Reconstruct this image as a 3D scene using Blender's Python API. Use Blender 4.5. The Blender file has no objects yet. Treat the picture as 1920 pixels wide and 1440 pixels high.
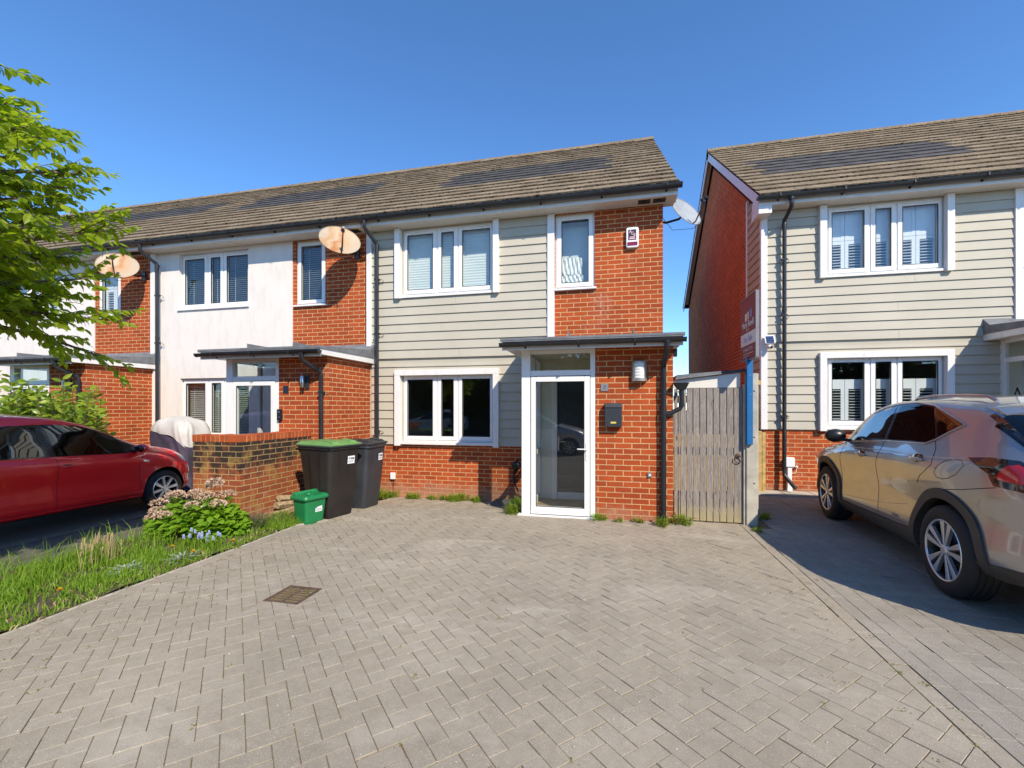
import bpy, bmesh, math, random
import numpy as np
from mathutils import Vector, Matrix
random.seed(7); rng = np.random.default_rng(7)
R = math.radians
sc = bpy.context.scene
col = sc.collection
D = bpy.data

# ------------------------------------------------------------------ materials
def lin(c):
    return tuple(((x/255)/12.92 if x/255 <= .04045 else ((x/255+.055)/1.055)**2.4) for x in c)

class NT:
    def __init__(s, name):
        s.m = D.materials.new(name); s.m.use_nodes = True
        s.t = s.m.node_tree; s.n = s.t.nodes; s.l = s.t.links
        s.n.clear()
        s.out = s.n.new('ShaderNodeOutputMaterial')
        s.b = s.n.new('ShaderNodeBsdfPrincipled')
        s.l.new(s.b.outputs[0], s.out.inputs[0])
    def new(s, t, **k):
        n = s.n.new('ShaderNode'+t)
        for a, v in k.items(): setattr(n, a, v)
        return n
    def link(s, a, b): s.l.new(a, b)
    def set(s, **k):
        for a, v in k.items():
            s.b.inputs[a.replace('_', ' ')].default_value = v
    def pos(s):
        return s.new('NewGeometry').outputs['Position']
    def noise(s, scale, detail=4, rough=.55, vec=None, dist=0):
        n = s.new('TexNoise'); n.inputs['Scale'].default_value = scale
        n.inputs['Detail'].default_value = detail; n.inputs['Roughness'].default_value = rough
        n.inputs['Distortion'].default_value = dist
        s.link(vec if vec is not None else s.pos(), n.inputs['Vector'])
        return n.outputs['Fac']
    def ramp(s, fac, stops):
        r = s.new('ValToRGB'); e = r.color_ramp.elements
        while len(e) < len(stops): e.new(.5)
        for i, (p, c) in enumerate(stops):
            e[i].position = p; e[i].color = (c, c, c, 1) if isinstance(c, (int, float)) else (*c[:3], 1)
        s.link(fac, r.inputs[0]); return r.outputs[0]
    def mix(s, fac, a, b, mode='MIX'):
        m = s.new('Mix'); m.data_type = 'RGBA'; m.blend_type = mode
        for i, v in ((0, fac), (6, a), (7, b)):
            if hasattr(v, 'type') and not isinstance(v, (tuple, float, int)): s.link(v, m.inputs[i])
            elif i == 0: m.inputs[0].default_value = v
            else: m.inputs[i].default_value = (*v[:3], 1)
        return m.outputs[2]
    def math(s, op, a, b=0.0, c=None):
        m = s.new('Math'); m.operation = op
        for i, v in ((0, a), (1, b), (2, c)):
            if v is None: continue
            if isinstance(v, (int, float)): m.inputs[i].default_value = v
            else: s.link(v, m.inputs[i])
        return m.outputs[0]
    def scale(s, vec, x, y, z):
        m = s.new('Mapping'); m.inputs['Scale'].default_value = (x, y, z)
        s.link(vec, m.inputs['Vector']); return m.outputs[0]
    def col(s, c): s.link(c, s.b.inputs['Base Color'])
    def bump(s, h, strength=.3, dist=.01):
        b = s.new('Bump'); b.inputs['Strength'].default_value = strength; b.inputs['Distance'].default_value = dist
        s.link(h, b.inputs['Height']); s.link(b.outputs[0], s.b.inputs['Normal'])
    def attr(s, name):
        a = s.new('Attribute'); a.attribute_name = name; return a.outputs['Fac']

def plain(name, c, rough=.5, var=.06, scale=6, metallic=0, bump=0, coat=0, spec=.5):
    t = NT(name)
    n = t.noise(scale, 5, .6)
    c1 = tuple(max(0, x*(1-var)) for x in c); c2 = tuple(min(1, x*(1+var)) for x in c)
    t.col(t.ramp(n, [(.3, c1), (.7, c2)]))
    t.set(Roughness=rough, Metallic=metallic, Specular_IOR_Level=spec)
    if coat: t.set(Coat_Weight=coat, Coat_Roughness=.03)
    if bump: t.bump(t.noise(scale*12, 3), bump, .004)
    return t.m

def brick_mat(name, c1, c2, mortar, algae=0, dz=0.0):
    t = NT(name)
    g = t.new('NewGeometry')
    sx = t.new('SeparateXYZ'); t.link(g.outputs['Position'], sx.inputs[0])
    sn = t.new('SeparateXYZ'); t.link(g.outputs['True Normal'], sn.inputs[0])
    side = t.math('GREATER_THAN', t.math('ABSOLUTE', sn.outputs[0]), .6)
    u = t.math('ADD', t.math('MULTIPLY', sx.outputs[0], t.math('SUBTRACT', 1.0, side)),
               t.math('MULTIPLY', t.math('ADD', sx.outputs[1], .06), side))
    cb = t.new('CombineXYZ'); t.link(u, cb.inputs[0]); t.link(t.math('ADD', sx.outputs[2], 3.0+dz), cb.inputs[1])
    wob = t.noise(30, 2); 
    vadd = t.new('VectorMath'); vadd.operation = 'MULTIPLY_ADD'
    cw = t.new('CombineXYZ'); t.link(t.math('SUBTRACT', wob, .5), cw.inputs[1]); t.link(t.math('SUBTRACT', t.noise(23, 2), .5), cw.inputs[0])
    t.link(cw.outputs[0], vadd.inputs[0]); vadd.inputs[1].default_value = (.010, .010, 0); t.link(cb.outputs[0], vadd.inputs[2])
    b = t.new('TexBrick'); t.link(vadd.outputs[0], b.inputs['Vector'])
    b.offset = .5; b.squash = 1
    for k, v in (('Scale', 1), ('Mortar Size', .0060), ('Mortar Smooth', .15), ('Bias', -.1), ('Brick Width', .225), ('Row Height', .075)):
        b.inputs[k].default_value = v
    b.inputs['Color1'].default_value = (*c1, 1); b.inputs['Color2'].default_value = (*c2, 1); b.inputs['Mortar'].default_value = (*mortar, 1)
    nz = t.noise(2.2, 5, .65)
    base = t.mix(.55, b.outputs['Color'], t.ramp(nz, [(.3, .55), (.7, 1.0)]), 'MULTIPLY')
    fine = t.noise(160, 3, .7)
    base = t.mix(.35, base, t.ramp(fine, [(.3, .45), (.65, 1.0)]), 'MULTIPLY')
    # lime bloom in patches
    bl = t.math('MULTIPLY', t.ramp(t.noise(1.7, 3, .6), [(.60, 0.0), (.74, .32)]), t.ramp(t.noise(24, 3, .6), [(.45, 0.0), (.62, 1.0)]))
    base = t.mix(bl, base, (.62, .50, .42))
    # splash-back dirt on the lowest courses, ragged upper edge
    zd = t.math('ADD', sx.outputs[2], t.math('MULTIPLY', t.math('SUBTRACT', t.noise(6, 4, .65), .5), .5))
    base = t.mix(t.ramp(zd, [(.02, .60), (.20, 0.0)]), base, (.40, .235, .15))
    # odd darker and paler bricks
    base = t.mix(t.ramp(t.noise(3.7, 1, .3, t.scale(cb.outputs[0], 1.2, 3.6, 1)), [(.62, 0.0), (.72, .35)]), base, (.30, .07, .035))
    if algae:
        zz = t.math('MULTIPLY_ADD', sx.outputs[2], 1.0, t.math('MULTIPLY', t.math('SUBTRACT', t.noise(5, 4, .65), .5), .9))
        a = t.math('MULTIPLY', t.ramp(zz, [(.60, 0.0), (.80, 1.0)]), t.math('SUBTRACT', 1.0, t.ramp(sx.outputs[2], [(1.072, 0.0), (1.08, 1.0)])))
        a = t.math('MULTIPLY', a, t.ramp(t.noise(9, 3, .6), [(.28, .45), (.5, 1.0)]))
        a = t.math('MULTIPLY', a, t.math('SUBTRACT', 1.0, t.math('MULTIPLY', b.outputs['Fac'], .75)))
        base = t.mix(a, base, (.035, .026, .022))
        y = t.math('MULTIPLY', t.ramp(t.noise(3.1, 3, .6), [(.57, 0.0), (.68, .55)]), 1.0)
        base = t.mix(y, base, (.42, .26, .07))
    t.col(base); t.set(Roughness=.9, Specular_IOR_Level=.2)
    h = t.math('MULTIPLY_ADD', fine, .25, t.math('SUBTRACT', 1.0, b.outputs['Fac']))
    t.bump(h, .55, .006)
    return t.m

M = {}
M['brick'] = brick_mat('red_brick', (.52, .098, .026), (.37, .066, .020), (.72, .46, .225))
M['brick_lifted'] = brick_mat('gable_brick', (.60, .13, .030), (.44, .085, .020), (.70, .43, .2))  # same house brick, colour lifted to brighten the shaded gable
M['brick_old'] = brick_mat('weathered_brick', (.42, .12, .045), (.27, .065, .03), (.55, .38, .16), algae=1, dz=.02)

def cladding():
    t = NT('cladding_paint')
    v = t.scale(t.pos(), 2, 2, 60)
    grain = t.noise(6, 5, .6, v)
    c = t.ramp(t.noise(1.2, 4, .6), [(.3, (.470, .432, .345)), (.7, (.525, .482, .39))])
    c = t.mix(.18, c, t.ramp(grain, [(.3, .6), (.7, 1.0)]), 'MULTIPLY')
    t.col(c); t.set(Roughness=.65, Specular_IOR_Level=.3); t.bump(grain, .15, .003)
    return t.m
M['clad'] = cladding()
def render_mat():
    t = NT('white_render')
    st = t.noise(4, 5, .65, t.scale(t.pos(), 1.6, 1.6, .5))
    c = t.ramp(st, [(.22, (.66, .61, .55)), (.55, (.76, .71, .65))])
    t.col(c); t.set(Roughness=.95, Specular_IOR_Level=.1)
    t.bump(t.noise(140, 3, .7), .35, .004); return t.m
M['render'] = render_mat()
def whitepvc(name, base, dirt):
    t = NT(name)
    st = t.noise(3, 5, .65, t.scale(t.pos(), 4, 4, 1.2))
    t.col(t.ramp(st, [(.22, tuple(x*dirt for x in base)), (.48, base)]))
    t.set(Roughness=.32); return t.m
M['pvc'] = whitepvc('white_upvc', (.82, .805, .78), .9)
M['trim'] = whitepvc('white_trim_board', (.78, .76, .73), .86)
M['soffit'] = whitepvc('cream_soffit', (.72, .68, .60), .82)
M['black'] = plain('black_plastic', (.014, .014, .016), .35, .15)
M['grey_pipe'] = plain('weathered_black_pipe', (.020, .021, .024), .36, .35, 3)
M['lead'] = plain('grey_roof_felt', (.16, .165, .175), .75, .28, 7, bump=.3)
M['dark'] = plain('dark_interior', (.02, .02, .02), .8)
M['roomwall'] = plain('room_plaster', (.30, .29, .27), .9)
M['cream'] = plain('cream_wall_paint', (.72, .70, .58), .8)
M['tan_floor'] = plain('tan_vinyl_floor', (.38, .27, .15), .6, .3, 3)
M['blind'] = plain('white_blind_fabric', (.70, .74, .72), .85, .05, 3)
M['cloth'] = plain('white_cloth', (.80, .80, .76), .9, .06, 8, bump=.3)
M['chrome'] = plain('brushed_metal', (.55, .55, .56), .28, .08, metallic=1)
M['steel_lamp'] = plain('stained_steel', (.50, .44, .36), .38, .22, 14, metallic=.75)
M['lens'] = plain('opal_lens', (.80, .80, .76), .4)
M['anthracite'] = plain('anthracite_metal', (.032, .036, .044), .42, .12)
M['plate'] = plain('slate_plate', (.20, .21, .23), .5, .12)
M['plate_dark'] = plain('dark_plate', (.02, .022, .04), .4)
M['ink'] = plain('black_ink', (.01, .01, .012), .6)
M['white'] = plain('white_plastic', (.80, .80, .82), .4, .03)
M['gold'] = plain('brass_label', (.65, .52, .12), .35, .1)
M['concrete'] = plain('old_concrete', (.43, .40, .33), .9, .22, 5, bump=.5)
M['kerb'] = plain('kerb_concrete', (.36, .32, .25), .9, .3, 6, bump=.4)
M['rust'] = plain('rusty_iron', (.10, .060, .040), .85, .45, 18, bump=.5)
M['rubber'] = plain('tyre_rubber', (.020, .019, .018), .75, .2, 9)
M['alloy'] = plain('alloy_silver', (.72, .72, .72), .30, .05, metallic=.7)
M['alloy_dk'] = plain('alloy_black', (.012, .012, .013), .3)
M['cladplastic'] = plain('grey_arch_plastic', (.052, .046, .040), .6, .15, 12)
M['bark'] = plain('bark', (.13, .095, .065), .9, .4, 12, bump=.6)
M['soil'] = plain('soil', (.085, .062, .035), .95, .4, 8, bump=.6)
M['bin_black'] = plain('bin_brown_black', (.020, .0165, .0145), .5, .3, 4)
M['bin_grey'] = plain('bin_dark_grey', (.036, .039, .046), .48, .25, 4)
M['bin_lid_black'] = plain('bin_lid_black', (.028, .028, .030), .5, .2, 5)
M['bin_lid_green'] = plain('bin_lid_green', (.13, .27, .075), .5, .15, 5)
M['caddy'] = plain('caddy_green', (.012, .185, .058), .42, .12, 5)
M['cover_white'] = plain('silver_cover', (.50, .485, .46), .55, .12, 4, bump=.4)
M['cover_purple'] = plain('navy_cover', (.055, .042, .072), .7, .2, 6, bump=.4)
M['signblue'] = plain('blue_post_paint', (.012, .13, .34), .45, .12, 4)
M['maroon'] = plain('maroon_board', (.21, .034, .052), .5, .06)
M['signwhite'] = plain('sign_white', (.78, .74, .72), .5, .03)
M['signpeach'] = plain('sign_peach', (.78, .50, .30), .5, .03)
M['signlightblue'] = plain('sign_lightblue', (.14, .28, .55), .5, .03)
M['alarmred'] = plain('alarm_lens_red', (.22, .012, .045), .25, .05)
M['alarmdark'] = plain('alarm_panel', (.030, .024, .045), .4)
M['pink'] = plain('alarm_pink', (.80, .46, .50), .5, .03)
M['solar'] = plain('solar_slate', (.085, .076, .068), .6, .4, 5, spec=.25)
M['solarcell'] = plain('solar_cell', (.015, .035, .12), .2, .1)
M['moss'] = plain('dry_moss', (.060, .045, .026), .95, .5, 30)
M['log'] = plain('split_wood', (.34, .25, .14), .9, .4, 20, bump=.5)
M['postwood'] = plain('yellow_fence_wood', (.50, .34, .13), .85, .3, 14, bump=.3)
M['dishgrey'] = plain('dish_grey', (.30, .32, .34), .5, .12, 6)
def rusty_dish():
    t = NT('rust_stained_dish'); o = t.new('TexCoord').outputs['Object']; sx = t.new('SeparateXYZ'); t.link(o, sx.inputs[0])
    k = t.math('ADD', t.math('MULTIPLY', sx.outputs[0], 1.45), t.math('MULTIPLY', t.math('SUBTRACT', t.noise(3.2, 4, .6, o), .5), .55))
    k = t.math('ADD', k, .5)
    c = t.ramp(k, [(.18, (.44, .36, .27)), (.30, (.42, .24, .11)), (.40, (.46, .34, .22)), (.48, (.38, .15, .04)), (.56, (.45, .28, .15)), (.80, (.45, .36, .26))])
    c = t.mix(t.ramp(t.noise(60, 3, .6, o), [(.60, 0.0), (.70, .6)]), c, (.40, .20, .10))
    t.col(c); t.set(Roughness=.55); return t.m
M['dishrust'] = rusty_dish()

def wood():
    t = NT('grey_weathered_wood')
    oi = t.attr('tint')
    g = t.noise(4, 6, .65, t.scale(t.pos(), 38, 38, 1.7), 1.2)
    c = t.ramp(g, [(.30, (.12, .098, .082)), (.48, (.27, .235, .208)), (.70, (.47, .435, .395))])
    vo = t.new('TexVoronoi'); t.link(t.scale(t.pos(), 9.5, 1, 3.1), vo.inputs['Vector']); vo.inputs['Scale'].default_value = 1
    c = t.mix(t.ramp(vo.outputs['Distance'], [(.06, .85), (.13, 0.0)]), c, (.075, .055, .04))
    c = t.mix(t.math('MULTIPLY', oi, .5), c, t.mix(1.0, c, (.62, .60, .58), 'MULTIPLY'))
    z = t.new('SeparateXYZ'); t.link(t.pos(), z.inputs[0])
    low = t.math('ADD', z.outputs[2], t.math('MULTIPLY', t.noise(7, 3), .35))
    c = t.mix(t.ramp(low, [(.25, .6), (.48, 0.0)]), c, (.42, .35, .16))
    t.col(c); t.set(Roughness=.85, Specular_IOR_Level=.2); t.bump(g, .4, .006); return t.m
M['wood'] = wood()

def tile_mat():
    t = NT('roof_tile_concrete')
    a = t.attr('tint')
    n = t.noise(26, 5, .7); n2 = t.noise(1.1, 4, .6)
    c = t.ramp(n, [(.30, (.135, .098, .066)), (.50, (.28, .215, .147)), (.72, (.415, .338, .245))])
    c = t.mix(t.math('MULTIPLY', a, .55), c, t.mix(1.0, c, (.50, .47, .45), 'MULTIPLY'))
    c = t.mix(.5, c, t.ramp(n2, [(.35, .62), (.65, 1.0)]), 'MULTIPLY')
    sp = t.ramp(t.noise(75, 2, .5), [(.64, 0.0), (.70, .7)])
    c = t.mix(sp, c, (.55, .43, .16))
    c = t.mix(t.ramp(t.noise(48, 3, .6), [(.60, 0.0), (.68, .8)]), c, (.05, .04, .025))
    t.col(c); t.set(Roughness=.95, Specular_IOR_Level=.15); t.bump(n, .7, .012); return t.m
M['tile'] = tile_mat()

def paver_mat(name, cA, cB, moss=.25):
    t = NT(name)
    a = t.attr('tint')
    c = t.mix(a, cA, cB)
    f = t.noise(250, 4, .8); m = t.noise(14, 4, .6); l = t.noise(.9, 4, .55)
    c = t.mix(.5, c, t.ramp(f, [(.30, .30), (.60, 1.0)]), 'MULTIPLY')
    c = t.mix(.4, c, t.ramp(m, [(.3, .66), (.65, 1.0)]), 'MULTIPLY')
    c = t.mix(.6, c, t.ramp(l, [(.3, .60), (.7, 1.0)]), 'MULTIPLY')
    st_ = t.noise(1.3, 4, .6, t.scale(t.pos(), .6, 1.6, 1), .6)
    c = t.mix(t.ramp(st_, [(.56, 0.0), (.68, .22)]), c, (.60, .54, .45))
    c = t.mix(t.ramp(t.noise(210, 2, .5), [(.66, 0.0), (.70, .8)]), c, (.74, .70, .63))
    c = t.mix(t.ramp(t.noise(150, 2, .5), [(.70, 0.0), (.735, .75)]), c, (.06, .05, .04))
    # oil/tyre staining with its own shape
    c = t.mix(t.ramp(t.noise(1.9, 5, .7), [(.60, 0.0), (.74, .30)]), c, (.13, .11, .09))
    t.col(c); t.set(Roughness=.9, Specular_IOR_Level=.25); t.bump(f, .35, .003); return t.m
M['paver'] = paver_mat('block_paving', (.400, .340, .256), (.458, .396, .308))
M['paver_r'] = paver_mat('buff_block_paving', (.335, .295, .235), (.43, .38, .31))
def joint():
    t = NT('joint_sand')
    n = t.noise(3.2, 5, .7)
    c = t.ramp(t.noise(60, 3), [(.3, (.15, .105, .06)), (.7, (.27, .20, .115))])
    c = t.mix(t.ramp(n, [(.50, 0.0), (.62, .8)]), c, (.115, .125, .022))
    t.col(c); t.set(Roughness=1, Specular_IOR_Level=.05); t.bump(t.noise(120, 3), .6, .006); return t.m
M['joint'] = joint()
def asphalt(name, c, mossy=0):
    t = NT(name)
    k = t.ramp(t.noise(230, 3, .7), [(.3, tuple(x*.6 for x in c)), (.7, tuple(x*1.4 for x in c))])
    k = t.mix(.6, k, t.ramp(t.noise(.8, 5, .65), [(.3, .55), (.7, 1.0)]), 'MULTIPLY')
    if mossy: k = t.mix(t.ramp(t.noise(2.6, 5, .7), [(.52, 0.0), (.64, .75)]), k, (.10, .10, .03))
    t.col(k); t.set(Roughness=.92); t.bump(t.noise(180, 3), .5, .006); return t.m
M['asphalt'] = asphalt('asphalt', (.06, .06, .062))
M['olddrive'] = asphalt('old_concrete_drive', (.13, .118, .10), 1)
M['ground'] = asphalt('distant_ground', (.13, .12, .08), 1)

def leaf_mat(name, a, b, tr, tw=.4, rough=.45):
    t = NT(name)
    c = t.mix(t.attr('tint'), a, b)
    t.col(c); t.set(Roughness=rough, Specular_IOR_Level=.35)
    tn = t.new('BsdfTranslucent'); tn.inputs[0].default_value = (*tr, 1)
    mx = t.new('MixShader'); mx.inputs[0].default_value = tw
    t.link(t.b.outputs[0], mx.inputs[1]); t.link(tn.outputs[0], mx.inputs[2]); t.link(mx.outputs[0], t.out.inputs[0])
    return t.m
M['leaf'] = leaf_mat('beech_leaf', (.13, .215, .010), (.30, .375, .022), (.50, .66, .025), .5)
M['laurel'] = leaf_mat('laurel_leaf', (.10, .18, .012), (.27, .35, .03), (.40, .55, .03), .3, .28)
M['hyd'] = leaf_mat('hydrangea_leaf', (.11, .23, .01), (.22, .37, .02), (.38, .62, .03), .35)
M['grass'] = leaf_mat('grass_blade', (.11, .23, .016), (.27, .38, .045), (.38, .60, .04), .42)
M['weed'] = leaf_mat('weed_leaf', (.11, .21, .015), (.25, .35, .03), (.36, .56, .03), .38)
M['heather'] = leaf_mat('dark_heather', (.035, .085, .03), (.07, .14, .04), (.10, .2, .05), .2)
M['silverleaf'] = leaf_mat('silver_leaf', (.30, .36, .30), (.45, .48, .42), (.3, .36, .26), .15)
M['deadbloom'] = leaf_mat('dried_bloom', (.46, .29, .19), (.68, .52, .40), (.55, .40, .29), .25, .9)
M['straw'] = leaf_mat('dry_straw', (.42, .32, .15), (.55, .43, .24), (.5, .38, .2), .25, .8)
M['yellow'] = leaf_mat('dandelion_yellow', (.80, .52, .01), (.90, .62, .02), (.8, .5, .02), .2)
M['blueflower'] = leaf_mat('pale_blue_flower', (.30, .38, .62), (.52, .58, .76), (.4, .46, .7), .2)
M['redweed'] = leaf_mat('red_weed', (.12, .03, .03), (.22, .06, .05), (.3, .08, .06), .3)
M['fartree'] = leaf_mat('far_tree_leaf', (.022, .045, .010), (.06, .10, .02), (.08, .14, .02), .25)
M['twig'] = plain('bare_twig', (.16, .13, .11), .9)

def glass(name, tint, refl=1.0, opaque=None):
    t = NT(name); t.n.remove(t.b)
    fr = t.new('Fresnel'); gb = t.new('NewGeometry')   # same reflectance from either side of a single sheet
    t.link(t.math('MULTIPLY_ADD', gb.outputs['Backfacing'], 1/1.55-1.55, 1.55), fr.inputs[0])
    gl = t.new('BsdfGlossy'); gl.inputs['Roughness'].default_value = 0.0
    gl.inputs['Color'].default_value = (1, 1, 1, 1)
    if opaque is None:
        tr = t.new('BsdfTransparent'); tr.inputs[0].default_value = (*tint, 1)
    else:
        tr = t.new('BsdfDiffuse'); tr.inputs[0].default_value = (*tint, 1)
    mx = t.new('MixShader')
    t.link(t.math('MULTIPLY_ADD', fr.outputs[0], 1.35*refl, .03*refl), mx.inputs[0])
    t.link(tr.outputs[0], mx.inputs[1]); t.link(gl.outputs[0], mx.inputs[2]); t.link(mx.outputs[0], t.out.inputs[0])
    return t.m
M['glass'] = glass('window_glass', (.88, .92, .90))
M['glass_car'] = glass('car_glass', (.30, .34, .33))
M['glass_priv'] = glass('privacy_glass', (.07, .06, .055), .7)
def paint(name, c, metallic, rough, flake=.25):
    t = NT(name)
    n = t.noise(900, 2, .6)
    t.col(t.ramp(n, [(.3, tuple(x*(1-flake) for x in c)), (.7, tuple(min(1, x*(1+flake)) for x in c))]))
    t.set(Metallic=metallic, Roughness=rough, Coat_Weight=1.0, Coat_Roughness=.02, Coat_IOR=1.55); return t.m
M['taupe'] = paint('taupe_metallic_paint', (.385, .385, .385), .70, .30)
M['red'] = paint('red_paint', (.90, .004, .008), .0, .45, .06)
M['silver'] = paint('silver_paint', (.72, .73, .74), .35, .4)
M['headlamp'] = plain('headlamp_clear', (.55, .56, .57), .08, .05, metallic=.6, coat=1)
M['lampdark'] = plain('smoked_lamp', (.018, .012, .012), .1, .1, coat=1)
M['lampred'] = plain('red_tail_lens', (.70, .008, .010), .12, .1, coat=1)

# ------------------------------------------------------------------ mesh builder
class MB:
    def __init__(s): s.v = []; s.f = []; s.mi = []; s.t = []
    def add(s, vs, fs, mi=0, tint=None):
        o = len(s.v); s.v += [tuple(p) for p in vs]
        for f in fs:
            s.f.append(tuple(i+o for i in f)); s.mi.append(mi); s.t.append(random.random() if tint is None else tint)
    def box(s, x0, x1, y0, y1, z0, z1, mi=0, tint=None):
        if x1 < x0: x0, x1 = x1, x0
        if y1 < y0: y0, y1 = y1, y0
        if z1 < z0: z0, z1 = z1, z0
        v = [(x, y, z) for x in (x0, x1) for y in (y0, y1) for z in (z0, z1)]
        s.add(v, [(0, 1, 3, 2), (4, 6, 7, 5), (0, 4, 5, 1), (2, 3, 7, 6), (0, 2, 6, 4), (1, 5, 7, 3)], mi, random.random() if tint is None else tint)
    def hexa(s, a, mi=0, tint=None):   # 8 corners: bottom loop (4, ccw from above), top loop (4)
        s.add(a, [(3, 2, 1, 0), (4, 5, 6, 7), (0, 1, 5, 4), (1, 2, 6, 5), (2, 3, 7, 6), (3, 0, 4, 7)], mi, random.random() if tint is None else tint)
    def quad(s, a, b, c, d, mi=0, tint=None): s.add([a, b, c, d], [(0, 1, 2, 3)], mi, tint)
    def prism(s, poly, ext, mi=0, tint=None):  # poly: 3d points; ext: vector
        n = len(poly); e = Vector(ext)
        v = [tuple(p) for p in poly]+[tuple(Vector(p)+e) for p in poly]
        fs = [tuple(range(n))[::-1], tuple(range(n, 2*n))]+[(i, (i+1) % n, n+(i+1) % n, n+i) for i in range(n)]
        s.add(v, fs, mi, random.random() if tint is None else tint)
    def tube(s, path, r, n=10, mi=0, caps=True, tint=None):
        path = [Vector(p) for p in path]; k = len(path)
        rs = r if isinstance(r, (list, tuple)) else [r]*k
        vs = []; up = None
        for i in range(k):
            d = (path[min(i+1, k-1)]-path[max(i-1, 0)])
            if d.length < 1e-9: d = Vector((0, 0, 1))
            d.normalize()
            if up is None:
                up = d.orthogonal().normalized()
            else:
                up = up-d*up.dot(d)
                up = up.normalized() if up.length > 1e-6 else d.orthogonal().normalized()
            w = d.cross(up)
            for j in range(n):
                a = 2*math.pi*j/n
                vs.append(path[i]+(up*math.cos(a)+w*math.sin(a))*rs[i])
        fs = [(i*n+j, i*n+(j+1) % n, (i+1)*n+(j+1) % n, (i+1)*n+j) for i in range(k-1) for j in range(n)]
        if caps: fs += [tuple(range(n))[::-1], tuple(range((k-1)*n, k*n))]
        s.add(vs, fs, mi, random.random() if tint is None else tint)
    def lathe(s, prof, axis=(0, 0, 1), c=(0, 0, 0), n=32, mi=0, tint=0.5):  # prof: (radius, along axis)
        ax = Vector(axis).normalized(); u = ax.orthogonal().normalized(); w = ax.cross(u); c = Vector(c)
        vs = []; fs = []
        for (r, h) in prof:
            for j in range(n):
                a = 2*math.pi*j/n; vs.append(c+ax*h+(u*math.cos(a)+w*math.sin(a))*r)
        for i in range(len(prof)-1):
            for j in range(n): fs.append((i*n+j, i*n+(j+1) % n, (i+1)*n+(j+1) % n, (i+1)*n+j))
        s.add(vs, fs, mi, tint)
    def ball(s, c, r, nu=10, nv=6, mi=0, jit=0, tint=None):
        rx, ry, rz = r if isinstance(r, (tuple, list)) else (r, r, r)
        vs = [(c[0], c[1], c[2]+rz)]
        for i in range(1, nv):
            a = math.pi*i/nv
            for j in range(nu):
                b = 2*math.pi*j/nu; k = 1+jit*(random.random()-.5)
                vs.append((c[0]+rx*k*math.sin(a)*math.cos(b), c[1]+ry*k*math.sin(a)*math.sin(b), c[2]+rz*k*math.cos(a)))
        vs.append((c[0], c[1], c[2]-rz)); L = len(vs)-1
        fs = [(0, 1+j, 1+(j+1) % nu) for j in range(nu)]
        for i in range(nv-2):
            for j in range(nu): fs.append((1+i*nu+j, 1+(i+1)*nu+j, 1+(i+1)*nu+(j+1) % nu, 1+i*nu+(j+1) % nu))
        fs += [(L, 1+(nv-2)*nu+(j+1) % nu, 1+(nv-2)*nu+j) for j in range(nu)]
        s.add(vs, fs, mi, random.random() if tint is None else tint)
    def build(s, name, mat, parent=None, smooth=False, angle=40, bevel=0, kind=None, label=None):
        me = D.meshes.new(name)
        me.from_pydata(s.v, [], s.f); 
        mats = mat if isinstance(mat, (list, tuple)) else [mat]
        for m in mats: me.materials.append(m)
        if len(mats) > 1: me.polygons.foreach_set('material_index', s.mi)
        at = me.attributes.new('tint', 'FLOAT', 'FACE'); at.data.foreach_set('value', np.array(s.t, 'f'))
        me.update()
        if smooth:
            me.shade_smooth()
            if angle < 180: me.set_sharp_from_angle(angle=R(angle))
        o = D.objects.new(name, me); col.objects.link(o)
        if parent: o.parent = parent
        if bevel:
            b = o.modifiers.new('bevel', 'BEVEL'); b.width = bevel; b.segments = 2; b.limit_method = 'ANGLE'; b.angle_limit = R(50)
        if kind: o['kind'] = kind
        if label: o['label'] = label
        return o

def thing(name, label, cat, loc=(0, 0, 0), rz=0, group=None):
    o = D.objects.new(name, None); col.objects.link(o); o.location = loc; o.rotation_euler = (0, 0, rz)
    o.empty_display_size = .2
    return tag(o, label, cat, group)
def tag(o, label, cat, group=None):
    o['label'] = label; o['category'] = cat
    if group: o['group'] = group
    return o
def part(mb, name, mat, parent, **k): return mb.build(name, mat, parent, **k)
def boxpart(name, mat, parent, *b, **k):
    m = MB(); m.box(*b); return m.build(name, mat, parent, **k)

def text_mesh(s, size, mat, name, parent, mtx, ext=.001, align='CENTER', bold=False):
    cu = D.curves.new(name, 'FONT'); cu.body = s; cu.size = size; cu.align_x = align; cu.align_y = 'CENTER'; cu.extrude = ext
    if bold: cu.offset = size*.018
    ob = D.objects.new(name, cu); col.objects.link(ob)
    dg = bpy.context.evaluated_depsgraph_get()
    me = D.meshes.new_from_object(ob.evaluated_get(dg)); D.objects.remove(ob); D.curves.remove(cu)
    me.transform(mtx); me.materials.clear(); me.materials.append(mat)
    o = D.objects.new(name, me); col.objects.link(o); o.parent = parent; return o
def face_mtx(origin, right, up):
    r = Vector(right).normalized(); u = Vector(up).normalized(); n = r.cross(u)
    m = Matrix((r, u, n)).transposed().to_4x4(); m.translation = Vector(origin); return m
FR = ((1, 0, 0), (0, 0, 1))     # facing -Y (towards the street)

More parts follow.
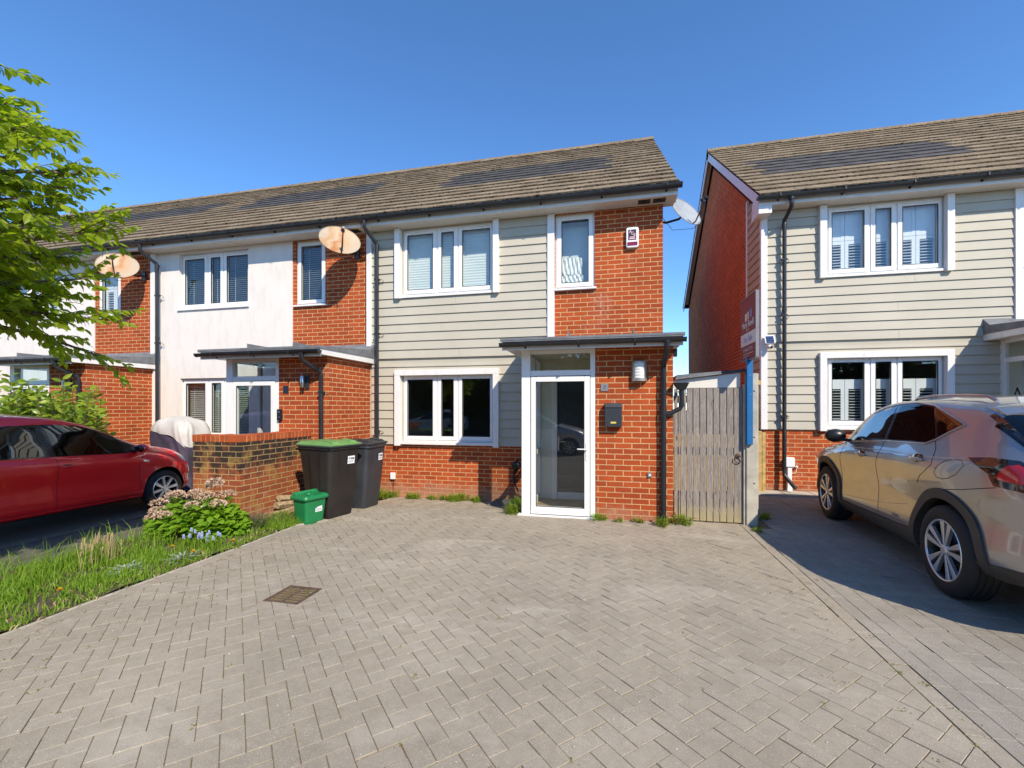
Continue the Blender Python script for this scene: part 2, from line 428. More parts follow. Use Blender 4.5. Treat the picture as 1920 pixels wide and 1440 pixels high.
# ------------------------------------------------------------------ camera, light, sky
H = 1.53
cam = D.objects.new('camera', D.cameras.new('camera')); col.objects.link(cam)
cam.location = (0, 0, H); cam.rotation_euler = (R(90), 0, R(13.09))
cam.data.sensor_width = 36; cam.data.lens = 830/1920*36; cam.data.shift_y = 45/1920
cam.data.clip_end = 600; cam.data.clip_start = .05
sc.camera = cam
sun_dir = Vector((.636, -.770, .84)).normalized()    # towards the sun
sl = D.lights.new('sun', 'SUN'); sl.energy = 4.5; sl.angle = R(.55); sl.color = (1, .90, .74)
so = D.objects.new('sun', sl); col.objects.link(so); so.location = (6, -8, 12)
so.rotation_euler = sun_dir.to_track_quat('Z', 'Y').to_euler()
w = D.worlds.new('World'); sc.world = w; w.use_nodes = True
nt = w.node_tree; nt.nodes.clear()
wo = nt.nodes.new('ShaderNodeOutputWorld'); bg = nt.nodes.new('ShaderNodeBackground'); sky = nt.nodes.new('ShaderNodeTexSky')
sky.sky_type = 'NISHITA'; sky.sun_disc = False; sky.sun_elevation = math.asin(sun_dir.z)
sky.sun_rotation = math.atan2(sun_dir.x, sun_dir.y); sky.altitude = 1800; sky.air_density = 1.0; sky.dust_density = .0; sky.ozone_density = 5.0
hs = nt.nodes.new('ShaderNodeHueSaturation'); hs.inputs['Saturation'].default_value = 1.12; hs.inputs['Value'].default_value = 1.34
nt.links.new(sky.outputs[0], hs.inputs['Color']); nt.links.new(hs.outputs[0], bg.inputs[0]); bg.inputs[1].default_value = .15; nt.links.new(bg.outputs[0], wo.inputs[0])
sc.view_settings.view_transform = 'Standard'; sc.view_settings.look = 'None'; sc.view_settings.gamma = 1; sc.view_settings.exposure = .42
sc.view_settings.use_curve_mapping = False
sc.cycles.max_bounces = 10; sc.cycles.transparent_max_bounces = 16; sc.cycles.caustics_reflective = False; sc.cycles.caustics_refractive = False
sc.cycles.use_denoising = True

# ------------------------------------------------------------------ ground and paving
def sm(a, b, x):
    t = max(0., min(1., (x-a)/(b-a))); return t*t*(3-2*t)
def g(x, y):   # slight fall of the paving towards the main front wall, left of the porch
    return -.115*sm(6.0, 7.5, y)*sm(-1.0, -1.9, x)*sm(-9., -5., x)

def sheet(name, x0, x1, y0, y1, z, mat, step=None, f=None):
    m = MB()
    nx = max(1, int((x1-x0)/step)) if step else 1; ny = max(1, int((y1-y0)/step)) if step else 1
    vs = [(x0+(x1-x0)*i/nx, y0+(y1-y0)*j/ny) for j in range(ny+1) for i in range(nx+1)]
    m.add([(x, y, z+(f(x, y) if f else 0)) for x, y in vs],
          [(j*(nx+1)+i, j*(nx+1)+i+1, (j+1)*(nx+1)+i+1, (j+1)*(nx+1)+i) for j in range(ny) for i in range(nx)])
    return m.build(name, mat, kind='structure')
sheet('ground', -400, 400, -400, 400, -.30, M['ground'])
sheet('road', -60, 60, -9.5, -3.2, -.06, M['asphalt'])

def clip(poly, x0, x1, y0, y1):
    def cut(p, ax, v, keep):
        out = []
        for i in range(len(p)):
            a, b = p[i], p[(i+1) % len(p)]
            ia = (a[ax] >= v) if keep else (a[ax] <= v); ib = (b[ax] >= v) if keep else (b[ax] <= v)
            if ia: out.append(a)
            if ia != ib:
                t = (v-a[ax])/(b[ax]-a[ax]); out.append((a[0]+(b[0]-a[0])*t, a[1]+(b[1]-a[1])*t))
        return out
    for ax, v, k in ((0, x0, True), (0, x1, False), (1, y0, True), (1, y1, False)):
        poly = cut(poly, ax, v, k)
        if len(poly) < 3: return []
    return poly
def area(p): return abs(sum(p[i][0]*p[(i+1) % len(p)][1]-p[(i+1) % len(p)][0]*p[i][1] for i in range(len(p))))/2
def block(mb, poly, z=0.0, gap=.0020, ch=.0020, f=g, tone=None):
    if len(poly) < 3 or area(poly) < .0012: return
    cx = sum(p[0] for p in poly)/len(poly); cy = sum(p[1] for p in poly)/len(poly)
    dz = random.gauss(0, .0014); tx = random.gauss(0, .0045); ty = random.gauss(0, .0045)
    def ins(p, d):
        L = math.hypot(p[0]-cx, p[1]-cy); 
        qx, qy = p[0]-cx, p[1]-cy
        return (cx+qx*(1-d/max(.02, abs(L)))*1.0, cy+qy*(1-d/max(.02, abs(L))))
    n = len(poly); rings = []
    for d, h in ((gap*1.5, -.035), (gap*1.5, -ch), (gap*1.5+ch*1.3, 0)):
        rings += [(q[0], q[1], z+f(q[0], q[1])+h+dz+tx*(q[0]-cx)+ty*(q[1]-cy)) for q in (ins(p, d) for p in poly)]
    fs = [(k*n+i, k*n+(i+1) % n, (k+1)*n+(i+1) % n, (k+1)*n+i) for k in range(2) for i in range(n)]+[tuple(range(2*n, 3*n))]
    mb.add(rings, fs, 0, min(1, max(0, random.gauss(.5, .17))) if tone is None else tone)

PX0, PX1, PY0, PY1 = -4.0, 1.70, -3.1, 7.52
drain = (-2.73, -2.41, 2.98, 3.29)
mb = MB(); W = .1; s2 = math.sqrt(.5)
def toworld(u, v): return (s2*(v-u)-1.1, s2*(u+v)+2.0)
def overlaps_drain(p):
    return max(q[0] for q in p) > drain[0] and min(q[0] for q in p) < drain[1] and max(q[1] for q in p) > drain[2] and min(q[1] for q in p) < drain[3]
def emit(poly):
    pl = clip(poly, PX0+.105, PX1-.105, PY0, PY1)
    if not pl: return
    if overlaps_drain(pl):
        for rect in ((PX0, drain[0], -9, 9), (drain[1], PX1, -9, 9), (drain[0], drain[1], -9, drain[2]), (drain[0], drain[1], drain[3], 9)):
            q = clip(pl, *rect)
            if q: block(mb, q)
        return
    # leave out what lies under the porch
    if min(q[1] for q in pl) > 6.30 and -1.2 < sum(q[0] for q in pl)/len(pl) < .7: return
    block(mb, pl)
for i in range(-110, 130):
    for j in range(-110, 130):
        k = (i-j) % 4
        if k == 0: c = [(i, j), (i+2, j), (i+2, j+1), (i, j+1)]
        elif k == 3: c = [(i, j), (i+1, j), (i+1, j+2), (i, j+2)]
        else: continue
        x, y = toworld(i*W, j*W)
        if not (PX0-.4 < x < PX1+.4 and PY0-.4 < y < PY1+.4): continue
        emit([toworld(a*W, b*W) for a, b in c])
y = PY0   # stretcher courses along both edges
while y < PY1:
    for x in (PX0, PX1-.1):
        block(mb, [(x, y), (x+.1, y), (x+.1, min(PY1, y+.2)), (x, min(PY1, y+.2))])
    y += .2
mb.build('driveway_paving', M['paver'], kind='structure')
sheet('joint_sand', PX0, PX1, PY0, 7.6, -.0048, M['joint'], .25, g)
# right-hand driveway: buff blocks in staggered rows
mb = MB(); r = 0; x = PX1+.004
def gr(x, y): return .02*sm(7.0, 8.8, y)
while x < 7.2:
    wd = .14 if r else .1; y = PY0-(.12 if r % 2 else 0)
    while y < 8.68:
        ln = random.choice((.14, .18, .21)) if r else .2
        y1 = min(8.7, y+ln)
        if not (x < 1.85 and y1 > 6.2): block(mb, [(x, y), (x+wd, y), (x+wd, y1), (x, y1)], f=gr, ch=.0022, gap=.0011)
        y += ln
    x += wd; r += 1
mb.build('neighbour_driveway_paving', M['paver_r'], kind='structure')
sheet('neighbour_joint_sand', PX1, 7.3, PY0, 8.75, -.0070, M['joint'], .5, gr)
# doorstep strip of slabs along the right-hand house
mb = MB()
for k in range(9):
    x = 1.95+k*.46; mb.box(x, x+.45, 8.42, 8.86, -.1, .045+random.uniform(-.004, .004))
mb.build('paving_slabs', M['concrete'], kind='structure', bevel=.006)
# left-hand neighbour's old drive and the front yards
sheet('old_driveway', -12.6, -5.45, -3.1, 7.5, -.012, M['olddrive'], .5, lambda x, y: -.02*sm(-5.5, -7, x))
mb = MB()
for xx in (-5.95, -6.62):
    y = -2.5
    while y < 7.2:
        mb.box(xx, xx+.10, y, y+.89, -.1, .004+random.uniform(-.006, .006)); y += .9
mb.build('edging_slabs', M['olddrive'], kind='structure', bevel=.01)
sheet('soil_bed', -5.46, -4.05, -3.1, 6.4, -.004, M['soil'], .12, lambda x, y: .03*math.sin(x*9)*math.sin(y*7))
mb = MB(); y = -3.0       # kerb edging along the paving
while y < 4.95:
    mb.box(-4.034, -4.004, y, y+.91, -.2, .010+random.uniform(-.003, .004)); y += .915
mb.hexa([(-4.055, 4.955, -.2), (-4.004, 4.955, -.2), (-3.80, 5.30, -.2), (-3.845, 5.33, -.2), (-4.055, 4.955, .02), (-4.004, 4.955, .02), (-3.80, 5.30, .012), (-3.845, 5.33, .012)])
mb.build('kerb_edging', M['kerb'], kind='structure', bevel=.008)
sheet('far_yard', -30, -12.6, -3.1, 7.5, -.02, M['olddrive'])
sheet('back_yard', -30, 30, 7.6, 40, -.13, M['ground'])
sheet('far_drive', 7.3, 40, -3.1, 8.75, -.02, M['paver_r'])

# drain cover
dt = thing('drain_cover', 'rusty square iron drain grate set in the grey block paving', 'drain cover', (-2.57, 3.135, 0))
m = MB(); h = .155
for a in ((-h, h, -h, -h+.022), (-h, h, h-.022, h), (-h, -h+.022, -h+.022, h-.022), (h-.022, h, -h+.022, h-.022)): m.box(*a, -.03, .002)
part(m, 'frame', M['rust'], dt, bevel=.002)
m = MB(); m.box(-h+.024, h-.024, -h+.024, h-.024, -.05, -.03)
for i in range(7):
    yy = -.125+i*.0415; m.box(-h+.026, -.014, yy-.009, yy+.009, -.03, -.004); m.box(.014, h-.026, yy-.009, yy+.009, -.03, -.004)
m.box(-.0135, .0135, -h+.026, h-.026, -.03, -.003)
part(m, 'grate', M['rust'], dt, bevel=.002)

# ------------------------------------------------------------------ houses
def wall_cells(x0, x1, z0, z1, holes, y, depth, mb, mi=0):
    """front face at y with rectangular holes and reveals of the given depth"""
    xs = sorted({x0, x1, *[h[0] for h in holes], *[h[1] for h in holes]}); xs = [x for x in xs if x0 <= x <= x1]
    zs = sorted({z0, z1, *[h[2] for h in holes], *[h[3] for h in holes]}); zs = [z for z in zs if z0 <= z <= z1]
    for i in range(len(xs)-1):
        for j in range(len(zs)-1):
            cx, cz = (xs[i]+xs[i+1])/2, (zs[j]+zs[j+1])/2
            if any(h[0] < cx < h[1] and h[2] < cz < h[3] for h in holes): continue
            mb.quad((xs[i], y, zs[j]), (xs[i+1], y, zs[j]), (xs[i+1], y, zs[j+1]), (xs[i], y, zs[j+1]), mi)
            mb.quad((xs[i+1], y+depth, zs[j]), (xs[i], y+depth, zs[j]), (xs[i], y+depth, zs[j+1]), (xs[i+1], y+depth, zs[j+1]), mi)
    for a, b, c, d in holes:
        if b <= x0 or a >= x1 or d <= z0 or c >= z1: continue
        a, b, c, d = max(a, x0), min(b, x1), max(c, z0), min(d, z1)
        mb.quad((a, y, c), (a, y+depth, c), (a, y+depth, d), (a, y, d), mi); mb.quad((b, y+depth, c), (b, y, c), (b, y, d), (b, y+depth, d), mi)
        mb.quad((a, y, d), (a, y+depth, d), (b, y+depth, d), (b, y, d), mi); mb.quad((a, y+depth, c), (a, y, c), (b, y, c), (b, y+depth, c), mi)

def frame_bars(mb, x0, x1, z0, z1, w, y0, y1):
    mb.box(x0, x0+w, y0, y1, z0, z1); mb.box(x1-w, x1, y0, y1, z0, z1)
    mb.box(x0+w, x1-w, y0, y1, z0, z0+w); mb.box(x0+w, x1-w, y0, y1, z1-w, z1)

def window(par, x0, x1, z0, z1, y, panes, inside, sill=None, vent=True, mirrored_open=None):
    """upvc casement: panes = list of (x0,x1) glass spans; inside = kind of blind"""
    m = MB(); frame_bars(m, x0, x1, z0, z1, .052, y, y+.07)
    for a, b in zip(panes[:-1], panes[1:]):
        c = (a[1]+b[0])/2; m.box(c-.022, c+.022, y, y+.07, z0+.052, z1-.052)
    wf = part(m, 'window', M['pvc'], par, bevel=.005)
    gz0, gz1 = z0+.105, z1-.105
    for k, (a, b) in enumerate(panes):
        m = MB()
        lx = x0+.03 if k == 0 else (panes[k-1][1]+a)/2+.013
        rx = x1-.03 if k == len(panes)-1 else (b+panes[k+1][0])/2-.013
        wl, wr = a-lx, rx-b
        m.box(lx, a, y-.016, y+.03, gz0-.075, gz1+.075); m.box(b, rx, y-.016, y+.03, gz0-.075, gz1+.075)
        m.box(a, b, y-.016, y+.03, gz0-.075, gz0); m.box(a, b, y-.016, y+.03, gz1, gz1+.075)
        if vent and k != 1 and len(panes) > 1: m.box(lx+.07, rx-.07, y-.032, y-.0165, gz1+.045, gz1+.066)
        part(m, 'sash', M['pvc'], wf, bevel=.007)
        m = MB(); m.box(a-.005, a+.006, y-.0165, y+.0, gz0, gz1); m.box(b-.006, b+.005, y-.0165, y, gz0, gz1); m.box(a+.006, b-.006, y-.0165, y, gz0-.004, gz0+.006); m.box(a+.006, b-.006, y-.0165, y, gz1-.006, gz1+.005)
        part(m, 'glazing_seal', M['black'], wf)
        m = MB(); m.quad((a-.004, y+.012, gz0-.004), (b+.004, y+.012, gz0-.004), (b+.004, y+.012, gz1+.004), (a-.004, y+.012, gz1+.004))
        part(m, 'pane', M['glass'], wf)
    if sill:
        m = MB(); m.box(x0-.03, x1+.03, y-sill, y+.05, z0-.035, z0-.002)
        part(m, 'window_sill', M['pvc'], wf, bevel=.006)
    yi = y+.10
    if inside == 'blind':
        for k, (a, b) in enumerate(panes):
            m = MB(); n = 46; zb = gz0+(.05, .03, -.02)[k % 3]
            for q in range(n):
                za, zc = zb+(z1-zb)*q/n, zb+(z1-zb)*(q+1)/n
                m.quad((a-.05, yi+(q % 2)*.006, za), (b+.05-(0 if k < 2 else .06), yi+(q % 2)*.006, za), (b+.05-(0 if k < 2 else .06), yi+((q+1) % 2)*.006, zc), (a-.05, yi+((q+1) % 2)*.006, zc))
            m.box(a-.05, b-.005, yi-.01, yi+.014, zb-.02, zb)
            part(m, 'blind', M['blind'], wf)
    elif inside == 'slats':
        m = MB(); n = int((z1-z0)/.042)
        for q in range(n):
            z = z0+.04+q*.042
            m.hexa([(x0+.05, yi, z), (x1-.05, yi, z), (x1-.05, yi+.042, z+.012), (x0+.05, yi+.042, z+.012), (x0+.05, yi, z+.0025), (x1-.05, yi, z+.0025), (x1-.05, yi+.042, z+.0145), (x0+.05, yi+.042, z+.0145)])
        for a, b in panes:
            for t in (.2, .8): m.box(a+(b-a)*t-.002, a+(b-a)*t+.002, yi-.004, yi-.001, z0+.05, z1-.05)
        part(m, 'blind', M['blind'], wf)
    elif inside in ('shutter', 'halfshutter'):
        mid = z0+(z1-z0)*.52
        for a, b in panes:
            m = MB(); segs = [(a-.06, (a+b)/2-.004), ((a+b)/2+.004, b+.06)] if b-a > .35 else [(a-.05, b+.05)]
            for c, d in segs:
                if inside == 'halfshutter': mid = z0+(z1-z0)*.68
                tops = [(z0+.06, mid)]+([(mid+.006, z1-.06)] if inside == 'shutter' else [])
                for ti, (p, q) in enumerate(tops):
                    fw = .055
                    m.box(c, c+fw, yi, yi+.03, p, q); m.box(d-fw, d, yi, yi+.03, p, q); m.box(c+fw, d-fw, yi, yi+.03, p, p+.06); hd2 = .06 if inside == 'shutter' else .17; m.box(c+fw, d-fw, yi, yi+.03, q-hd2, q)
                    if ti == 1: m.box(c+fw, d-fw, yi+.008, yi+.022, p+.06, q-.06); continue
                    nn = int((q-p-.06-hd2)/.048)
                    for r_ in range(nn):
                        z = p+.06+(r_+.5)*(q-p-.06-hd2)/nn
                        hh = .006 if ti == 0 else .050
                        m.hexa([(c+fw, yi-.01, z-hh), (d-fw, yi-.01, z-hh), (d-fw, yi+.04, z-.004), (c+fw, yi+.04, z-.004), (c+fw, yi-.01, z-hh+.008), (d-fw, yi-.01, z-hh+.008), (d-fw, yi+.04, z+.004), (c+fw, yi+.04, z+.004)])
            part(m, 'shutter', M['white'], wf)
    elif inside == 'cloth':
        a, b = panes[0]; m = MB(); n = 26
        def sheetz(zb, zt, xa, xb, yy):
            nn = 14
            vs = [(xa+(xb-xa)*i/n, yy+.012*math.sin(i*1.3+j*.35)+.006*math.sin(i*2.9), zb+(zt-zb)*j/nn+.012*math.sin(i*.9+j)) for j in range(nn+1) for i in range(n+1)]
            m.add(vs, [(j*(n+1)+i, j*(n+1)+i+1, (j+1)*(n+1)+i+1, (j+1)*(n+1)+i) for j in range(nn) for i in range(n)])
        sheetz(gz0+.02, gz0+.16, a-.03, a+(b-a)*.80, yi); sheetz(gz0+.17, gz0+.46, a-.03, a+(b-a)*.75, yi+.02)
        part(m, 'curtain', M['cloth'], wf, smooth=True)
        m = MB(); m.box(a-.06, b+.06, yi+.10, yi+.105, z0+.05, z1-.05)
        part(m, 'blind', M['blind'], wf)
    return wf

def pipe_bracket(m, x, y, z):
    m.box(x-.045, x+.045, y-.035, y+.035, z-.016, z+.016)
    m.tube([(x+.045, y, z), (x+.085, y+.03, z+.004), (x+.095, y+.06, z-.03), (x+.05, y+.05, z-.05)], .004, 5)

def clad_boards(mb, x0, x1, z0, z1, holes, y, exp=.158):
    z = z0; k = 0
    while z < z1-.02:
        zt = min(z+exp, z1)
        spans = [(x0, x1, z, zt)]
        for h in holes:
            new = []
            for (a, b, c, d) in spans:
                if h[0] >= b or h[1] <= a or h[2] >= d or h[3] <= c: new.append((a, b, c, d)); continue
                if a < h[0]: new.append((a, h[0], c, d))
                if b > h[1]: new.append((h[1], b, c, d))
                if c < h[2]: new.append((max(a, h[0]), min(b, h[1]), c, h[2]))
                if d > h[3]: new.append((max(a, h[0]), min(b, h[1]), h[3], d))
            spans = new
        j = None if k % 3 else x0+random.uniform(.3, .7)*(x1-x0)
        for a, b, c, d in spans:
            segs = [(a, b)] if j is None or not (a+.2 < j < b-.2) else [(a, j-.0015), (j+.0015, b)]
            for p, q in segs:
                f0 = y-.036+.020*(c-z)/exp; f1 = y-.036+.020*(d-z)/exp; t = random.random()
                mb.hexa([(p, f0, c+.0015), (q, f0, c+.0015), (q, y, c+.0015), (p, y, c+.0015), (p, f1, d), (q, f1, d), (q, y, d), (p, y, d)], tint=t)
        z += exp; k += 1

def roof_slope(par, x0, x1, y0, z0, ysgn, run, rise, solar=None, seed=1, moss=True, detail=True):
    """tiled slope from the eave (y0,z0) to the ridge; each course a row of lapped tiles"""
    rr = random.Random(seed)
    L = math.hypot(run, rise); c, s_ = run/L, rise/L
    def P(x, s, n): return (x, y0+ysgn*(s*c-n*s_), z0+s*s_+n*c)
    m = MB(); mo = MB(); so = MB(); rows = 17; gg = L/rows; tw = .295
    for r_ in range(rows):
        off = (r_ % 2)*tw/2
        n = int((x1-x0)/tw)+2
        for i in range(n):
            a = max(x0, x0+i*tw-off); b = min(x1, x0+(i+1)*tw-off)
            if b-a < .02: continue
            jit = rr.uniform(-.003, .003); top = rr.uniform(.030, .037)
            is_s = solar and solar[0] <= (a+b)/2 <= solar[1] and solar[2] <= (r_+.5)*gg <= solar[3]
            s0, s1 = r_*gg+jit-.03, (r_+1)*gg+.06
            if is_s: top -= .006
            vs = [P(a+.0015, s0, top-.024), P(b-.0015, s0, top-.024), P(b-.0015, s0, top), P(a+.0015, s0, top), P(a+.0015, s1, 0), P(b-.0015, s1, 0)]
            (so if is_s else m).add(vs, [(0, 1, 2, 3), (3, 2, 5, 4), (0, 3, 4), (1, 5, 2)], 0, rr.random())
            if moss and not is_s and detail:
                for q in range(3 if rr.random() < .8 else 1):
                    x = rr.uniform(a, b); d = rr.uniform(.012, .030)
                    p = P(x, s0+rr.uniform(-.012, .012), top-.020+rr.uniform(-.012, .008))
                    mo.ball(p, (d*rr.uniform(.8, 2.0), d, d*.62), 5, 3, 0, .5)
    t = part(m, 'roof_tiles', M['tile'], par)
    if so.f: part(so, 'solar_slates', M['solar'], par)
    if mo.f: part(mo, 'moss', M['moss'], par, kind='stuff')
    m = MB(); m.quad(P(x0+.002, -.02, -.02), P(x1-.002, -.02, -.02), P(x1-.002, L, -.02), P(x0+.002, L, -.02)); 
    part(m, 'roof_deck', M['dark'], par)
    return P, L

def gutter(par, x0, x1, y, z, r=.058, step=.95, name='gutter', ends=True, stubs=()):
    m = MB(); n = 10
    for (ri, fl) in ((r, 0), (r-.004, 1)):
        vs = []
        for x in (x0, x1):
            for j in range(n+1):
                a = math.pi+math.pi*j/n; vs.append((x, y+ri*math.cos(a), z+ri*math.sin(a)))
        m.add(vs, [(j, j+1, n+1+j+1, n+1+j) for j in range(n)])
    # rolled lips and stop ends
    for yy in (y-r+.002, y+r-.002): m.tube([(x0, yy, z), (x1, yy, z)], .005, 6)
    for x in (x0, x1-.006):
        vs = [(x+dx, y+(r+.004)*math.cos(math.pi+math.pi*j/n), z+(r+.004)*math.sin(math.pi+math.pi*j/n)) for dx in (0, .006) for j in range(n+1)]
        m.add(vs, [tuple(range(n+1)), tuple(range(n+1, 2*n+2))[::-1]]+[(j, j+1, n+2+j, n+1+j) for j in range(n)])
    x = x0+.35
    while x < x1-.1:
        vs = []
        for xx in (x-.012, x+.012):
            for j in range(n+1):
                a = math.pi+math.pi*j/n; vs.append((xx, y+(r+.006)*math.cos(a), z+(r+.006)*math.sin(a)))
        m.add(vs, [(j, j+1, n+1+j+1, n+1+j) for j in range(n)]+[(0, n+1, n+2, 1)])
        m.box(x-.012, x+.012, y+r, y+r+.03, z-.07, z+.012); m.box(x-.010, x+.010, y-r-.012, y-r+.004, z-.035, z+.01)
        x += step
    return part(m, name, M['grey_pipe'], par, smooth=True)

PR = 1.28   # porch depth
def porch(par, x0, x1, side_left_glazed=True, door_style='main', dp=None):
    zt = 2.36; y1 = -PR
    xb = x0+1.044                      # brick part starts
    # brick pier and right flank
    m = MB(); m.box(xb, x1, y1, y1+.11, -.3, zt+.06); m.box(x1-.11, x1, y1+.11, -.001, -.3, zt+.06)
    po = part(m, 'porch_wall', M['brick'], par)
    # front frame: post, door, transom
    m = MB()
    m.box(x0, x0+.125, y1-.004, y1+.10, -.02, zt); m.box(xb-.072, xb-.004, y1+.005, y1+.085, -.02, zt)
    m.box(x0+.125, xb-.072, y1+.006, y1+.085, 1.985, 2.062); m.box(x0+.125, xb-.072, y1+.006, y1+.085, 2.300, zt)
    m.box(x0-.05, xb+.01, y1-.055, y1+.05, -.06, .018)
    # glazed left flank: posts and rails (open between)
    ys = [y1+.10, y1+.16, y1+.66, y1+.72, -.10, -.002]
    m.box(x0+.006, x0+.075, ys[0], ys[1], -.02, zt); m.box(x0+.006, x0+.075, ys[2], ys[3], -.02, zt); m.box(x0+.006, x0+.075, ys[4], ys[5], -.02, zt)
    for a, b in ((ys[1], ys[2]), (ys[3], ys[4])):
        for p, q in ((-.02, .10), (.78, .86), (1.985, 2.062), (2.30, zt)): m.box(x0+.008, x0+.072, a, b, p, q)
    pf = part(m, 'porch_frame', M['pvc'], par, bevel=.005)
    m = MB()
    for a, b in ((ys[1], ys[2]), (ys[3], ys[4])):
        for p, q in ((.10, .78), (.86, 1.985), (2.062, 2.30)): m.quad((x0+.04, b, p), (x0+.04, a, p), (x0+.04, a, q), (x0+.04, b, q))
    m.quad((x0+.125, y1+.045, 2.062), (xb-.072, y1+.045, 2.062), (xb-.072, y1+.045, 2.30), (x0+.125, y1+.045, 2.30))
    part(m, 'pane', M['glass'], pf)
    # glazed door leaf
    dl, dr = x0+.137, xb-.080
    m = MB(); m.box(dl, dl+.075, y1-.008, y1+.055, .03, 1.975); m.box(dr-.075, dr, y1-.008, y1+.055, .03, 1.975)
    m.box(dl+.075, dr-.075, y1-.008, y1+.055, .03, .135); m.box(dl+.075, dr-.075, y1-.008, y1+.055, 1.90, 1.975); m.box(dl, dr, y1-.028, y1-.0085, .03, .062)
    door = part(m, 'door', M['pvc'], par, bevel=.006)
    m = MB(); m.quad((dl+.07, y1+.02, .13), (dr-.07, y1+.02, .13), (dr-.07, y1+.02, 1.905), (dl+.07, y1+.02, 1.905))
    part(m, 'door_pane', M['glass'], door)
    m = MB(); frame_bars(m, dl+.072, dr-.072, .132, 1.903, .008, y1-.0095, y1+.001); part(m, 'door_seal', M['black'], door)
    m = MB(); hx = dr-.038
    m.box(hx-.015, hx+.015, y1-.016, y1-.0085, .80, 1.05); m.tube([(hx, y1-.016, .96), (hx, y1-.06, .96), (hx-.02, y1-.062, .96), (hx-.13, y1-.058, .96)], .009, 8)
    m.lathe([(.0, .004), (.008, .004), (.008, 0)], (0, -1, 0), (hx, y1-.017, .87), 10)
    part(m, 'door_handle', M['pvc'] if door_style == 'main' else M['chrome'], door, smooth=True, bevel=.002)
    # inside: cream walls, inner door, floor, ceiling
    m = MB(); m.box(x0+.08, x1-.115, y1+.115, -.06, -.05, -.004, 1); m.box(xb+.002, x1-.112, y1+.112, y1+.13, 0, zt); m.box(x1-.13, x1-.111, y1+.13, -.06, 0, zt)
    m.box(x0+.02, x0+.27, -.055, -.03, 0, zt); m.box(x0+1.24, x1-.112, -.055, -.03, 0, zt); m.box(x0+.27, x0+1.24, -.055, -.03, 2.06, zt)
    m.box(x0+.08, x1-.11, y1+.10, -.03, zt-.012, zt-.001)
    part(m, 'porch_interior', [M['cream'], M['tan_floor']], par)
    m = MB(); m.box(x0+.27, x0+.36, -.10, -.02, 0, 2.06); m.box(x0+1.15, x0+1.24, -.10, -.02, 0, 2.06); m.box(x0+.36, x0+1.15, -.10, -.02, 1.97, 2.06); m.box(x0+.36, x0+1.15, -.075, -.035, 0, .12)
    idr = part(m, 'inner_door', M['pvc'], par, bevel=.006)
    boxpart('inner_door_panel', M['anthracite'], idr, x0+.36, x0+1.15, -.065, -.045, .12, 1.97)
    m = MB(); m.box(x0+.375, x0+.395, -.112, -.066, .82, 1.05); m.tube([(x0+.385, -.11, .97), (x0+.385, -.15, .97), (x0+.51, -.15, .97)], .009, 8); part(m, 'inner_handle', M['chrome'], idr, smooth=True)
    # roof: fascia, soffit, felt deck, gutter
    a, b = x0-.215, x1+.085; yf = y1-.29
    m = MB(); m.box(a, b, yf, yf+.022, zt-.035, zt+.085); m.box(a, a+.02, yf+.022, -.002, zt-.002, zt+.10); m.box(b-.02, b, yf+.022, -.002, zt-.002, zt+.10)
    part(m, 'porch_fascia', M['trim'], par)
    m = MB()
    m.box(a+.02, b-.02, yf+.022, y1-.006, zt-.004, zt+.008); m.box(a+.02, x0, y1-.006, -.002, zt-.004, zt+.008); m.box(x1+.001, b-.02, y1-.006, -.002, zt-.004, zt+.008)
    part(m, 'porch_soffit', M['soffit'], par)
    m = MB(); p = yf-.035
    prof = [(p, zt+.075), (p, zt+.118), (p+.05, zt+.128), (-.16, zt+.235), (-.02, zt+.36), (-.002, zt+.37), (-.002, zt+.102), (p+.04, zt+.088)]
    m.prism([(a-.015, q[0], q[1]) for q in prof], (b-a+.03, 0, 0))
    for xx in (a+.75, a+1.75): m.ball((xx, -.32, zt+.222), (.06, .14, .03), 8, 4, 0, .2)
    m.box(a-.02, b+.02, p-.004, p+.02, zt+.095, zt+.125)
    for xx in (a+.9, a+1.75): m.box(xx, xx+.012, p+.05, -.25, zt+.13, zt+.20)
    part(m, 'porch_roof', M['lead'], par, smooth=True, angle=35)
    gutter(par, a-.02, b+.03, yf-.055, zt+.050, .050, .72, 'porch_gutter')
    return po

